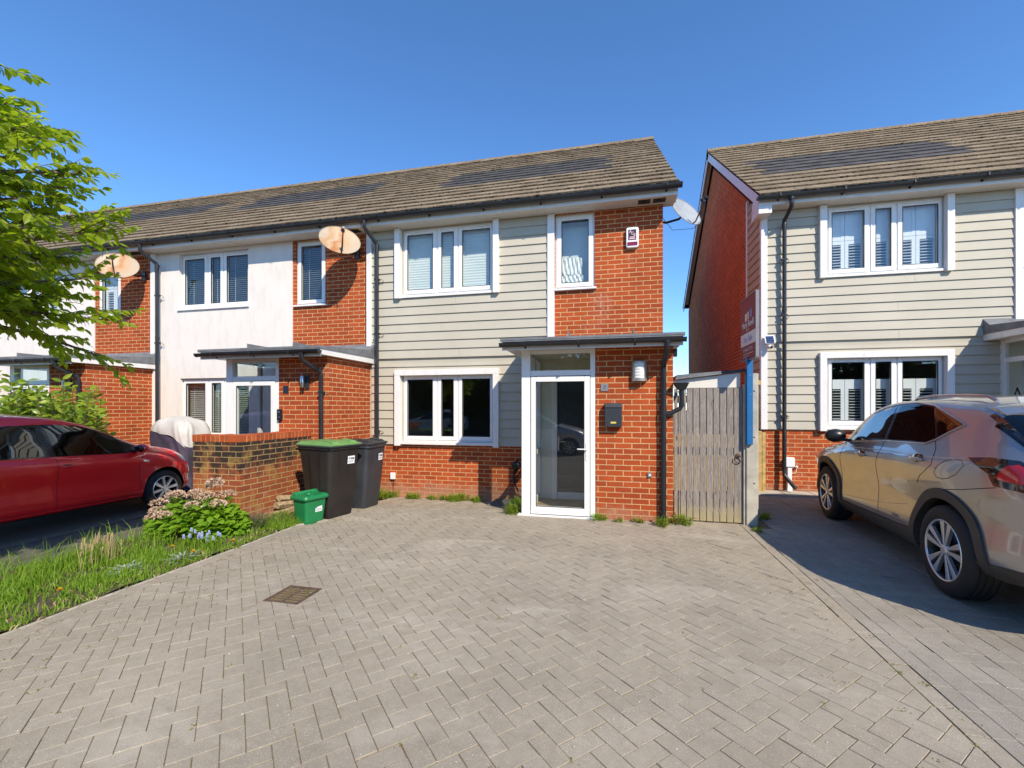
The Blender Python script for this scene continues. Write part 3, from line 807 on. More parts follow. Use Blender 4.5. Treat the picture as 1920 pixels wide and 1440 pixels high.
def house(name, label, ox, oy, oz, kind, right_end=None, left_end=None, insides=('blind', 'none', 'cloth'), solar=None, seed=1, roof_left=0., roof_right=5.12, dp='left', trimL=True, detail=True, wall_l=.03, wall_r=5.1):
    """local x runs along the front from the left trim board, y into the house, z up"""
    root = thing(name, label, 'house', (ox, oy, oz))
    ez = 4.82; D_ = 8.4
    W1 = (.676, 2.406, 3.59, 4.80); W2 = (.676, 2.406, .918, 2.150); W3 = (3.486, 4.147, 3.545, 4.80)
    pd = (3.25, 4.9, -.01, 2.3)
    if kind == 'render': W1 = (.655, 2.385, 3.605, 4.76)
    holes = [W1, W2, W3, pd]
    xl = min(wall_l, 0); xr = 5.23 if right_end else 5.12
    bx = 3.416
    # masonry
    m = MB()
    if kind == 'clad':
        wall_cells(xl, bx, -.4, .862, holes, 0, .12, m, 0); wall_cells(xl, bx, .862, ez, holes, .0, .12, m, 1)
        wall_cells(bx, xr, -.4, ez, holes, 0, .12, m, 0)
        part(m, 'front_wall', [M['brick'], M['clad']], root)
    else:
        wall_cells(bx, xr, -.4, ez, holes, .02, .12, m, 0); part(m, 'front_wall', M['brick'], root)
        m = MB(); wall_cells(xl, bx, .15, ez, holes, 0, .14, m, 0); m.quad((bx, 0, 2.3), (bx, .02, 2.3), (bx, .02, ez), (bx, 0, ez)); part(m, 'render_panel', M['render'], root)
        m = MB(); wall_cells(xl, bx, -.4, .15, holes, .01, .12, m, 0); part(m, 'plinth', M['brick'], root)
    # flank and back walls, party walls
    m = MB()
    rise, run = 3.31, 4.53; ry = 4.2; sl = rise/run
    def gable(x, mat, nm, th):
        q = MB(); poly = [(x, 0.125, -.4), (x, D_, -.4), (x, D_, ez), (x, ry, ez+(ry+.0)*sl+.0), (x, .125, ez+.06)]
        q.prism(poly, (th, 0, 0)); part(q, nm, mat, root)
    if right_end:
        q = MB(); q.prism([(xr-.12, .122, -.4), (xr-.12, D_, -.4), (xr-.12, D_, ez-.02), (xr-.12, ry, ez+ry*sl-.06), (xr-.12, .122, ez+.02)], (.12, 0, 0)); part(q, 'gable_wall', M['brick_lifted'], root)
    else: boxpart('party_wall', M['roomwall'], root, xr-.02, xr-.01, .125, D_, -.4, ez)
    if left_end:
        q = MB(); q.prism([(xl, .9, -.4), (xl, D_, -.4), (xl, D_, ez-.02), (xl, ry, ez+ry*sl-.06), (xl, .9, ez+.9*sl-.05)], (.12, 0, 0)); part(q, 'gable_wall', M['brick_lifted'], root)
        q = MB(); q.prism([(xl+.01, .122, -.4), (xl+.01, .9, -.4), (xl+.01, .9, ez+.9*sl-.06), (xl+.01, .122, ez+.02)], (.11, 0, 0)); part(q, 'gable_wall', M['brick'], root)
        # cladding returned round the corner
        q = MB(); z = .862
        while z < ez+.55:
            zt = z+.158; ye = .86; ys_ = .03 if z < ez-.1 else .03+(z-ez+.16)/sl
            if ys_ < ye-.05: q.hexa([(xl-.036, ys_, z+.0015), (xl, ys_, z+.0015), (xl, ye, z+.0015), (xl-.036, ye, z+.0015), (xl-.016, ys_, zt), (xl, ys_, zt), (xl, ye, zt), (xl-.016, ye, zt)])
            z = zt
        part(q, 'side_cladding', M['clad'], root)
        q = MB(); q.box(xl-.045, xl+.0, .862, .93, .85, ez+.6); q.box(xl-.05, xl+.055, -.052, .035, .86, ez-.02); part(q, 'corner_trim', M['trim'], root, bevel=.003)
    else: boxpart('party_wall', M['roomwall'], root, xl+.025, xl+.035, .125, D_, -.4, ez)
    boxpart('back_wall', M['brick_lifted'], root, xl, xr-.122 if right_end else xr, D_-.1, D_-.001, -.4, ez)
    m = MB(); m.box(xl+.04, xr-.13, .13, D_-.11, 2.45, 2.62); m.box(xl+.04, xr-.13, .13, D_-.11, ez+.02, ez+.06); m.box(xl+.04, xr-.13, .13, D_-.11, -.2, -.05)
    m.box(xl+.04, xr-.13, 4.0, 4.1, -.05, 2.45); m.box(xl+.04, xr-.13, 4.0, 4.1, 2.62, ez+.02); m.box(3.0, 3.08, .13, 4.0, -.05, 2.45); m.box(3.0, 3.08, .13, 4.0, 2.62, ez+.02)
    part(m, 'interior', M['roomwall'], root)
    # cladding boards and trims
    if kind == 'clad':
        m = MB(); sur1 = (.541, 2.513, 3.535, 5); sur2 = (.541, 2.513, .80, 2.22)
        clad_boards(m, xl+.05, 3.20, .862, 2.335, [sur2], 0); m2 = MB()
        clad_boards(m, xl+.05, 3.36, 2.284+.158, ez, [sur1], 0)
        part(m, 'cladding', M['clad'], root)
        for (a, b) in ((.541, .648), (2.41, 2.513)):
            boxpart('window_surround', M['trim'], root, a, b, -.10, .0, 3.535, ez-.004, bevel=.004)
        m = MB(); m.box(.541, .648, -.10, 0, .842, 2.1195); m.box(2.41, 2.513, -.10, 0, .842, 2.1195); m.box(.541, 2.513, -.10, 0, 2.120, 2.222); part(m, 'window_surround', M['trim'], root, bevel=.004)
        boxpart('window_ledge', M['trim'], root, .650, 2.408, -.055, .0, 3.545, 3.588, bevel=.004); boxpart('window_ledge', M['trim'], root, .650, 2.408, -.075, 0, .868, .916, bevel=.004)
        m = MB(); m.box(3.36, 3.478, -.055, 0, 2.60, ez-.003); part(m, 'trim_board', M['trim'], root, bevel=.003)
        y1w, y3w = .012, .03
    else:
        y1w, y3w = .075, .055
    if trimL and not left_end:
        m = MB(); m.box(-.05, .05, -.06, .0, 2.62 if kind == 'clad' else .0, ez-.003); part(m, 'trim_board', M['trim'], root, bevel=.003)
    sp = lambda w: [(w[0]+.085, w[0]+.578), (w[0]+.751, w[0]+.979), (w[0]+1.148, w[0]+1.657)]
    window(root, *W1, y1w, sp(W1), insides[0], .11 if kind == 'render' else None)
    window(root, *W2, y1w, sp(W2), insides[1], .11 if kind == 'render' else None, vent=False)
    window(root, *W3, y3w, [(W3[0]+.11, W3[0]+.556)], insides[2], .09, vent=False)
    # eaves
    x0, x1 = roof_left, roof_right; yf = -.28
    m = MB(); m.box(x0, x1-.02, yf-.022, yf, ez-.005, ez+.16); 
    if right_end: m.box(x1-.02, x1, yf-.022, .0, ez-.005, ez+.16)
    if left_end: m.box(x0-.001, x0+.02, yf-.0225, 0.0, ez-.006, ez+.16)
    part(m, 'fascia', M['trim'], root)
    m = MB(); m.box(x0+.021, x1-.021, yf, -.001, ez, ez+.012); 
    m.box(x0, x1-.02, .001, .12, ez, ez+.2)
    part(m, 'soffit', M['soffit'], root)
    for c in ((4.93, 5.16) if right_end else (4.7, 4.9)):
        sv = boxpart('soffit_vent', M['moss'], root, c-.095, c+.095, yf+.06, yf+.20, ez-.008, ez-.001)
        m = MB(); m.lathe([(0, .0), (.05, 0), (.05, .004), (0, .004)], (0, 0, -1), (c, yf+.13, ez-.009), 14); part(m, 'vent_grille', M['ink'], sv)
    P, L = roof_slope(root, x0, x1, -.33, ez+.178, 1, run, rise, solar, seed, detail=detail)
    roof_slope(root, x0, x1, ry*2+.33, ez+.178, -1, run, rise, None, seed+50, detail=False, moss=False)
    m = MB(); x = x0; rz = ez+.178+rise
    while x < x1-.05:
        b = min(x+.45, x1); vs = []
        for xx, lift in ((x, .0), (b+.02, .012)):
            for j in range(9):
                a = math.pi*j/8; vs.append((xx, ry-.125*math.cos(a), rz-.055+lift+.115*math.sin(a)))
        m.add(vs, [(j, j+1, 10+j, 9+j) for j in range(8)]+[tuple(range(9)), tuple(range(9, 18))[::-1]]); x = b
    part(m, 'ridge_tiles', M['tile'], root, smooth=True)
    for e, x in ((right_end, x1), (left_end, x0)):
        if not e: continue
        m = MB(); sg = 1 if x == x1 else -1
        for yy, sgn in ((-.33, 1), (ry*2+.33, -1)):
            c, s_ = run/math.hypot(run, rise), rise/math.hypot(run, rise)
            q = lambda s, n: (x-sg*.035 if sg > 0 else x+.012, yy+sgn*(s*c-n*s_), ez+.178+s*s_+n*c)
            m.prism([q(.0, -.20), q(L, -.20), q(L, -.022), q(-.02, -.022)], (.022, 0, 0))
        part(m, 'bargeboard', M['trim'], root)
        if left_end:
            m = MB()
            for yy, sgn in ((-.33, 1), (ry*2+.33, -1)):
                q = lambda s, n: (x+.034, yy+sgn*(s*c-n*s_), ez+.178+s*s_+n*c)
                m.prism([q(.25, -.10), q(L-.05, -.10), q(L-.05, -.085), q(.25, -.085)], (xl-x-.036, 0, 0))
            part(m, 'verge_soffit', M['trim'], root)
            m = MB(); m.box(x+.0, xl+.05, yf-.02, .13, ez-.14, ez-.007); part(m, 'eave_box_end', M['trim'], root)
    gutter(root, x0-(.05 if left_end else 0), x1+(.05 if right_end else 0), -.385, ez+.115, .060, .98)
    # downpipe
    m = MB(); xd = .20
    if left_end: xd = -.03
    xt = xd-.095 if not left_end else xd+.02; gy = -.385
    m.tube([(xt, gy, ez+.06), (xt, gy, ez-.05), (xt+.01, gy+.03, ez-.08), (xd-.01, -.125, ez-.25), (xd, -.115, ez-.28), (xd, -.11, ez-.34), (xd, -.105, .15), (xd, -.105, .05 if left_end else -.15)]+([(xd+.12, -.28, -.16)] if left_end else []), .034, 12)
    for z in (ez-.31, 3.0, 1.1): m.tube([(xd, -.105, z-.03), (xd, -.105, z+.03)], .040, 12)
    for z in (3.9, 2.9, 1.1): pipe_bracket(m, xd, -.10, z)
    if left_end: m.tube([(xt, gy, ez+.06), (xt, gy, ez+.02)], .045, 12)
    part(m, 'downpipe', M['grey_pipe'], root, smooth=True)
    porch(root, 3.171, xr, door_style='main' if kind == 'clad' else 'x')
    # porch downpipe
    m = MB(); zt = 2.36; px = xr-.125 if kind == 'clad' else xr-.07; p0 = px+.012 if kind == 'clad' else px-.13
    m.tube([(p0, -PR-.345, zt+.02), (p0, -PR-.345, zt-.04), (p0, -PR-.33, zt-.09), (px, -PR-.075, zt-.25), (px, -PR-.06, zt-.32), (px, -PR-.055, 1.0), (px, -PR-.055, .02)], .034, 12)
    m.tube([(p0, -PR-.345, zt+.03), (p0, -PR-.345, zt-.0)], .042, 12)
    for z in (1.75, .72): m.tube([(px, -PR-.055, z-.028), (px, -PR-.055, z+.028)], .040, 12)
    if kind == 'clad' and right_end:
        z = 1.43
        m.tube([(px, -PR-.055, z), (px+.08, -PR-.06, z+.03), (px+.20, -PR-.05, z+.09), (px+.225, -PR-.05, z+.13), (px+.225, -PR-.05, z+.36)], .030, 12)
        m.tube([(px+.03, -PR-.057, z+.01), (px+.08, -PR-.06, z+.03)], .037, 12); m.tube([(px+.225, -PR-.05, z+.12), (px+.225, -PR-.05, z+.17)], .036, 12)
        m.hexa([(px+.18, -PR-.09, z+.34), (px+.27, -PR-.09, z+.34), (px+.27, -PR+.01, z+.34), (px+.18, -PR+.01, z+.34), (px+.12, -PR-.13, z+.43), (px+.31, -PR-.13, z+.43), (px+.31, -PR+.03, z+.43), (px+.12, -PR+.03, z+.43)])
        m.tube([(px, -PR-.055, z-.06), (px, -PR-.055, z+.08)], .041, 12)
    else: pipe_bracket(m, px, -PR-.055, 1.78)
    part(m, 'porch_downpipe', M['grey_pipe'], root, smooth=True, angle=50)
    return root

HX = -4.476; PER = 5.12
main = house('terrace_house', 'end terrace house with beige board cladding, red brick porch and house number seven', HX, 7.5, 0, 'clad', right_end=True, roof_right=5.42,
             insides=('blind', 'none', 'cloth'), solar=(.75, 4.4, 2.0, 3.62), seed=3)
mid = house('terrace_house', 'white rendered terrace house between the beige house and the tree-screened house', HX-PER, 7.5, 0, 'render',
            insides=('slats', 'slats', 'slats'), solar=(.3, 4.0, 2.3, 3.95), seed=11)
far = house('terrace_house', 'white rendered terrace house at far left, mostly behind the green tree', HX-2*PER, 7.5, 0, 'render',
            insides=('shutter', 'slats', 'shutter'), solar=(.3, 4.3, 2.5, 3.95), seed=23)
end = house('terrace_house', 'farthest house of the white terrace, only its roof end behind the tree', HX-3*PER, 7.5, 0, 'render',
            insides=('slats', 'slats', 'slats'), solar=(.3, 4.3, 2.5, 3.95), seed=29)
beyond = house('terrace_house', 'house adjoining the shuttered beige house, only its roof in view', HX+7.45+PER, 8.9, .282, 'clad', right_end=True, roof_right=5.42,
               insides=('blind', 'blind', 'blind'), seed=37)
for o in (main, mid, far, end): o['group'] = 'houses of the terrace'
right = house('terrace_house', 'separate beige clad house with white louvred shutters behind the taupe car', HX+7.45, 8.9, .282, 'clad', left_end=True, wall_l=-.34, roof_left=-.50,
              insides=('shutter', 'halfshutter', 'blind'), solar=(.05, 3.5, 1.75, 3.3), seed=31)

# ------------------------------------------------------------------ things fixed to the houses
def rbox(m, x0, x1, y0, y1, z0, z1, r, n=5, mi=0):      # rounded-corner plate facing -y
    pts = []
    for cx, cz, a0 in ((x1-r, z1-r, 0), (x0+r, z1-r, 90), (x0+r, z0+r, 180), (x1-r, z0+r, 270)):
        for k in range(n+1):
            a = R(a0+90*k/n); pts.append((cx+r*math.cos(a), y0, cz+r*math.sin(a)))
    m.prism(pts[::-1], (0, y1-y0, 0), mi)

# alarm box
t = thing('alarm_box', 'white burglar alarm box with dark panel and red strip below the eaves', 'alarm box', (.276, 7.5, 4.30))
m = MB(); rbox(m, -.098, .098, -.065, 0, -.165, .165, .035); part(m, 'casing', M['white'], t, bevel=.012)
m = MB(); rbox(m, -.066, .060, -.0672, -.06, -.045, .125, .004); part(m, 'panel', M['alarmdark'], t)
m = MB(); rbox(m, -.080, .080, -.069, -.06, -.135, -.075, .006); part(m, 'lens', M['alarmred'], t)
for ch, x, z in (('A', -.030, .092), ('C', .002, .062), ('E', .034, .034)):
    text_mesh(ch, .062, M['pink'], 'letter', t, face_mtx((x, -.0675, z), *FR), .0006, bold=True)
m = MB(); m.box(-.042, .036, -.0685, -.067, -.004, .010); m.box(-.050, .044, -.0685, -.067, -.030, -.012); part(m, 'lettering', M['pink'], t)

# satellite dishes
def dish(loc, label, mat, wall, sc_=1.0, az=42, el=27):
    t = thing('satellite_dish', label, 'satellite dish', loc, 0, 'satellite dishes under the eaves')
    n = Vector((math.sin(R(az))*math.cos(R(el)), -math.cos(R(az))*math.cos(R(el)), math.sin(R(el))))
    rt = Vector((0, 0, 1)).cross(n).normalized(); up = n.cross(rt)
    m = MB(); N = 36; rings = 9; a, b, dp = .345*sc_, .315*sc_, .055
    for off in (0, -.006):
        vs = [n*(off)]; 
        for i in range(1, rings+1):
            q = i/rings
            for j in range(N):
                an = 2*math.pi*j/N
                vs.append(rt*(a*q*math.cos(an))+up*(b*q*math.sin(an))+n*(dp*q*q+off))
        fs = [(0, 1+j, 1+(j+1) % N) for j in range(N)]+[(1+(i-1)*N+j, 1+i*N+j, 1+i*N+(j+1) % N, 1+(i-1)*N+(j+1) % N) for i in range(1, rings) for j in range(N)]
        m.add([tuple(v) for v in vs], fs)
    rim = [tuple(rt*(a*math.cos(2*math.pi*j/N))+up*(b*math.sin(2*math.pi*j/N))+n*dp) for j in range(N+1)]
    m.tube(rim, .006, 6, caps=False)
    part(m, 'reflector', mat, t, smooth=True)
    m = MB(); lnb = n*.40-up*.10
    m.tube([tuple(-up*b*.98+n*dp*.9), tuple(-up*(b*1.02)+n*.11), tuple(lnb-up*.04)], .011, 8)
    part(m, 'arm', M['black'], t)
    m = MB(); dr = (-n*.9+up*.25).normalized()
    m.lathe([(0, -.05), (.022, -.05), (.024, 0), (.030, .03), (.030, .055), (0, .06)], tuple(dr), tuple(lnb), 14)
    m.box(lnb.x-.02, lnb.x+.02, lnb.y-.02, lnb.y+.02, lnb.z-.055, lnb.z-.01)
    part(m, 'receiver', M['grey_pipe'], t, smooth=True)
    m = MB(); bk = -n*.05; wv = Vector(wall)
    m.tube([tuple(bk), tuple(bk-n*.06), tuple(wv*.75+Vector((0, 0, -.05))), tuple(wv)], .019, 8)
    m.box(wv.x-.05, wv.x+.05, wv.y-.012, wv.y+.012, wv.z-.10, wv.z+.10) if abs(wv.y) > abs(wv.x) else m.box(wv.x-.012, wv.x+.012, wv.y-.05, wv.y+.05, wv.z-.10, wv.z+.10)
    m.tube([tuple(lnb-up*.05), tuple(lnb*.6-up*.32), tuple(-up*.36+n*.02), tuple(wv*.7-up*.25), tuple(wv+Vector((0, 0, .12)))], .004, 5)
    part(m, 'bracket', M['black'], t, smooth=True)
    return t
dish((1.13, 7.92, 4.80), 'pale grey satellite dish on the gable edge of the beige house', M['dishgrey'], (-.365, .12, -.05), .92)
dish((-4.80, 7.02, 4.50), 'rust streaked satellite dish on the white house nearest the beige one', M['dishrust'], (.06, .46, -.05))
dish((-9.93, 7.02, 4.42), 'rust streaked satellite dish at left beside the tree branches', M['dishrust'], (.06, .46, -.05))

# porch lamp, number plate, letter box of the beige house
t = thing('wall_lamp', 'rounded steel wall lamp with five slots above the black letter box', 'wall lamp', (.318, 6.22, 2.03))
m = MB(); pr = []
for j in range(17):
    a = math.pi*j/16; pr.append((-.103*math.cos(a), -.012-.095*math.sin(a)))
def half(z0, z1, gap=None):
    pass
vs = []; Nn = len(pr); zs = [-.14, .10, .125, .14]; sc2 = [1, 1, .93, .70]
for z, k in zip(zs, sc2): vs += [(p[0]*k, -.012+(p[1]+.012)*k, z) for p in pr]
m.add(vs, [(i*Nn+j, i*Nn+j+1, (i+1)*Nn+j+1, (i+1)*Nn+j) for i in range(3) for j in range(Nn-1)]+[tuple(range(3*Nn, 4*Nn)), tuple(range(Nn))[::-1]])
m.box(-.10, .10, -.012, 0, -.14, .125); part(m, 'casing', M['steel_lamp'], t, smooth=True)
m = MB()
for k in range(5):
    z0 = -.098+k*.040; vv = []
    for z in (z0, z0+.031):
        for j in range(9):
            a = R(58+64*j/8); vv.append((-.1045*math.cos(a), -.012-.0965*math.sin(a), z))
    m.add(vv, [(j, j+1, 10+j, 9+j) for j in range(8)])
part(m, 'lens', M['lens'], t, smooth=True)
t = thing('house_number', 'small grey square house number plate seven beside the door', 'number plate', (-.139, 6.22, 1.812))
m = MB(); rbox(m, -.05, .05, -.008, 0, -.05, .05, .012); part(m, 'plate', M['plate'], t)
text_mesh('7', .062, M['ink'], 'digit', t, face_mtx((0, -.0088, 0), *FR), .0006)
t = thing('letter_box', 'black wall letter box with lock and brass label beside the door', 'letter box', (-.02, 6.22, 1.433))
m = MB(); m.box(-.112, .112, -.105, 0, -.157, .105); m.hexa([(-.114, -.109, .105), (.114, -.109, .105), (.114, 0, .105), (-.114, 0, .105), (-.114, -.095, .157), (.114, -.095, .157), (.114, 0, .165), (-.114, 0, .165)]); part(m, 'body', M['anthracite'], t, bevel=.004)
m = MB(); m.box(-.108, .108, -.1075, -.105, .096, .1045); part(m, 'slot', M['ink'], t)
m = MB(); m.lathe([(0, .006), (.010, .006), (.012, 0)], (0, -1, 0), (.0, -.105, .068), 14); part(m, 'lock', M['chrome'], t, smooth=True)
m = MB(); m.box(-.036, .036, -.1085, -.1048, -.112, -.088); part(m, 'label_plate', M['gold'], t)
# small bell push / socket on the pier
t = thing('wall_socket', 'tiny square grey cable outlet low on the brick pier', 'outlet', (.455, 6.22, .63))
m = MB(); m.box(-.028, .028, -.022, 0, -.03, .03); part(m, 'casing', M['plate'], t, bevel=.004)
m = MB(); m.lathe([(0, .002), (.012, .002), (.014, 0)], (0, -1, 0), (0, -.022, 0), 12); part(m, 'cap', M['white'], t)
# cable box on the front wall
t = thing('cable_box', 'small white cable box with dangling wire on the low brick wall', 'cable box', (-4.0, 7.5, .275))
m = MB(); m.box(-.045, .045, -.045, 0, -.06, .06); part(m, 'casing', M['white'], t, bevel=.006)
m = MB(); m.tube([(-.015, -.02, -.06), (-.018, -.02, -.14), (0, -.02, -.17), (.018, -.02, -.14), (.012, -.02, -.06)], .004, 6); m.tube([(0, -.015, -.165), (-.004, -.012, -.36)], .004, 6); part(m, 'wire', M['black'], t)
boxpart('gland', M['lead'], t, -.025, .025, -.05, 0, -.40, -.33)
t = thing('charging_socket', 'black charging socket with looped cable beside the white porch', 'charging socket', (-1.66, 7.5, .53))
m = MB(); m.ball((0, -.05, 0), (.075, .05, .085), 14, 8); m.lathe([(0, .05), (.05, .05), (.06, 0)], (0, -1, 0), (0, -.03, 0), 16); part(m, 'casing', M['black'], t, smooth=True)
m = MB(); m.tube([(-.02, -.06, -.06), (-.05, -.07, -.25), (.02, -.09, -.38), (.14, -.10, -.44), (.25, -.08, -.46)], .014, 8); m.tube([(0, -.05, -.07), (-.03, -.05, -.3), (.05, -.06, -.48), (.2, -.06, -.56)], .009, 8); part(m, 'cable', M['black'], t, smooth=True)

# lamps, plates and boxes on the two white houses
def updown(loc, label):
    t = thing('wall_lamp', label, 'wall lamp', loc)
    m = MB(); m.lathe([(0, .095), (.03, .095), (.033, .09), (.033, -.09), (.03, -.095), (0, -.095)], (0, 0, 1), (-.02, -.075, .0), 18); part(m, 'casing', M['chrome'], t, smooth=True)
    m = MB(); m.box(-.01, .06, -.03, 0, -.11, .11); m.box(-.03, .01, -.06, -.02, -.03, .03); part(m, 'back_plate', M['anthracite'], t, bevel=.003)
updown((-4.86, 6.22, 1.95), 'chrome cylinder lamp on the porch nearest the brown bin')
updown((-9.98, 6.22, 1.95), 'chrome cylinder lamp on the porch behind the leafy laurel')
t = thing('house_number', 'dark blank looking number plate on the porch behind the low wall', 'number plate', (-5.245, 6.22, 1.83))
m = MB(); rbox(m, -.05, .05, -.008, 0, -.06, .06, .012); part(m, 'plate', M['plate_dark'], t)
t = thing('video_doorbell', 'black video doorbell on the white door frame', 'doorbell', (-5.345, 6.22, 1.42))
m = MB(); rbox(m, -.04, .04, -.045, -.005, -.09, .09, .012); part(m, 'casing', M['black'], t, bevel=.004)
m = MB(); m.lathe([(0, .004), (.016, .004), (.018, 0)], (0, -1, 0), (.0, -.045, .045), 14); m.lathe([(0, .004), (.013, .004), (.015, 0)], (0, -1, 0), (.0, -.045, -.04), 14); part(m, 'lens', M['chrome'], t, smooth=True)
t = thing('letter_box', 'black wall letter box half hidden by laurel leaves', 'letter box', (-10.32, 6.22, 1.40))
m = MB(); m.box(-.13, .13, -.11, 0, -.2, .13); m.hexa([(-.132, -.114, .13), (.132, -.114, .13), (.132, 0, .13), (-.132, 0, .13), (-.132, -.10, .17), (.132, -.10, .17), (.132, 0, .18), (-.132, 0, .18)]); part(m, 'body', M['anthracite'], t, bevel=.004)

# right-hand house: solar camera, meter boxes, letter A on the porch glass
t = thing('security_camera', 'small solar powered camera on the white corner board', 'security camera', (2.70, 8.84, 2.68))
m = MB(); m.hexa([(-.075, -.10, .0), (.085, -.10, .0), (.085, -.02, .15), (-.075, -.02, .15), (-.075, -.106, .006), (.085, -.106, .006), (.085, -.026, .156), (-.075, -.026, .156)]); part(m, 'panel_frame', M['white'], t)
m = MB()
for i in range(4):
    z = .012+i*.034; y = -.106+.08*(z-.003)/.15
    m.hexa([(-.06, y-.006, z), (.07, y-.006, z), (.07, y+.012, z+.028), (-.06, y+.012, z+.028), (-.06, y-.008, z+.001), (.07, y-.008, z+.001), (.07, y+.009, z+.029), (-.06, y+.009, z+.029)])
part(m, 'solar_panel', M['solarcell'], t)
m = MB(); m.tube([(0, .0, -.01), (0, -.05, -.02), (0, -.06, .03)], .010, 8); m.ball((.0, -.075, -.055), (.042, .05, .04), 12, 8); part(m, 'body', M['white'], t, smooth=True)
m = MB(); m.ball((.018, -.112, -.062), (.026, .022, .026), 12, 8); part(m, 'lens', M['ink'], t, smooth=True)
t = thing('meter_box', 'grey white electric box on a pipe beside the right downpipe', 'meter box', (3.045, 8.9, .56))
m = MB(); m.box(-.075, .075, -.09, 0, -.085, .085); part(m, 'casing', M['white'], t, bevel=.012)
m = MB(); m.box(-.035, .035, -.07, 0, -.42, -.087); m.hexa([(-.045, -.08, -.56), (.045, -.08, -.56), (.045, 0, -.56), (-.045, 0, -.56), (-.036, -.071, -.42), (.036, -.071, -.42), (.036, 0, -.42), (-.036, 0, -.42)]); part(m, 'pipe_cover', M['white'], t, bevel=.006)
m = MB(); m.ball((.12, -.03, -.085), (.025, .03, .025), 10, 6); m.tube([(.12, -.03, -.10), (.118, -.03, -.17), (.09, -.03, -.20), (.04, -.02, -.205)], .005, 6); part(m, 'wire', M['cream'], t, smooth=True)
xp = HX+7.45+3.171
text_mesh('A', .30, M['ink'], 'glass_letter', right, face_mtx((3.171+.034, -.30, 1.46), (0, -1, 0), (0, 0, 1)), .0005)
m = MB()
for k in range(24):
    a = math.pi*(.12+.76*k/23); 
    if k % 3: m.box(3.171+.033, 3.171+.0345, -.30-.17*math.cos(a)-.006, -.30-.17*math.cos(a)+.006, 1.20+.06*math.sin(a), 1.208+.06*math.sin(a))
m.box(3.171+.033, 3.171+.0345, -.40, -.20, 1.20, 1.206); part(m, 'glass_motif', M['ink'], right)

# ------------------------------------------------------------------ gate, posts, side passage, fence
t = thing('wooden_gate', 'grey weathered board gate with an iron ring handle', 'gate', (.76, 6.36, 0))
m = MB(); x = .02; k = 0
ws = [.055, .028, .078, .082, .085, .084, .084, .082, .085, .086, .110]
for wd in ws:
    yy = (0, -.010)[k % 2] if wd > .05 else -.014
    m.box(x+.0045, x+wd-.0045, yy, yy+.02, .012+random.uniform(0, .006), 1.795, tint=random.random()); x += wd
gw = x
part(m, 'boards', M['wood'], t, bevel=.003)
m = MB(); m.box(.02, gw, .02, .05, .2, .3); m.box(.02, gw, .02, .05, .9, 1.0); m.box(.02, gw, .02, .05, 1.6, 1.7); part(m, 'rails', M['wood'], t)
m = MB(); cx = gw-.06; N = 24
m.tube([(cx+.045*math.cos(2*math.pi*i/N), -.026-.004*math.sin(2*math.pi*i/N), .855+.045*math.sin(2*math.pi*i/N)) for i in range(N+1)], .0065, 8, caps=False)
m.lathe([(0, .016), (.012, .014), (.02, .006), (.028, .004), (.03, 0)], (0, -1, 0), (cx, -.010, .905), 14)
part(m, 'ring_handle', M['rust'], t, smooth=True)

t = thing('concrete_post', 'tall pale concrete fence post carrying the blue sign post', 'post', (1.64, 6.33, 0))
m = MB(); m.prism([(.03, -.02, -.2), (.165, -.02, -.2), (.165, .03, -.2), (.140, .045, -.2), (.140, .10, -.2), (.03, .10, -.2)], (0, 0, 2.18)); m.box(.0, .03, .0, .09, -.2, 1.84); part(m, 'post', M['concrete'], t, bevel=.008)
for z in (.55, 1.15, 1.75):
    m = MB(); m.lathe([(0, .001), (.010, .001)], (0, -1, 0), (.12, -.021, z), 10); part(m, 'bolt_hole', M['ink'], t)
t = thing('fence_post', 'slim grey post just behind the concrete post', 'post', (1.80, 6.42, 0))
m = MB(); m.box(.0, .045, 0, .09, -.2, 1.985); part(m, 'post', M['concrete'], t, bevel=.006)
boxpart('clip', M['postwood'], t, .045, .085, .03, .10, 1.84, 1.90)
t = thing('wooden_fence', 'low yellowish wooden fence ending against the corner of the right house', 'fence', (.95, 8.72, 0))
m = MB(); x = 0
while x < 1.5: m.box(x, x+.118, -.012+random.uniform(0, .01), .012, .0, 1.05); x += .12
m.box(0, 1.52, .012, .05, .25, .32); m.box(0, 1.52, .012, .05, .8, .87); part(m, 'boards', M['postwood'], t)
boxpart('post', M['postwood'], t, 1.54, 1.60, -.04, .04, -.02, 1.12); boxpart('post', M['postwood'], t, 1.61, 1.66, -.03, .05, -.02, 1.10)
t = thing('passage_roof', 'cream board and dark grey sheet roof over the gate', 'lean-to roof', (.76, 6.36, 0))
m = MB(); m.prism([(.012, .025, 1.800), (.855, .025, 1.800), (.855, .025, 1.995), (.012, .025, 1.905)], (0, .022, 0)); part(m, 'fascia_board', M['soffit'], t, bevel=.003)
m = MB(); m.prism([(.04, -.02, 1.925), (.62, -.02, 1.990), (.62, -.02, 2.020), (.06, -.02, 1.978)], (0, 2.6, 0)); m.prism([(.035, -.03, 1.912), (.62, -.03, 1.978), (.62, -.03, 1.992), (.035, -.03, 1.930)], (0, .03, 0)); part(m, 'roof_sheet', M['lead'], t, bevel=.003)
m = MB(); m.prism([(.62, .0, 1.985), (.99, .0, 2.02), (.99, .0, 2.05), (.62, .0, 2.018)], (0, 2.6, 0)); part(m, 'roof_felt', M['anthracite'], t)
boxpart('eave_block', M['black'], main, 5.235, 5.285, -PR+.02, -PR+.10, 2.22, 2.32)

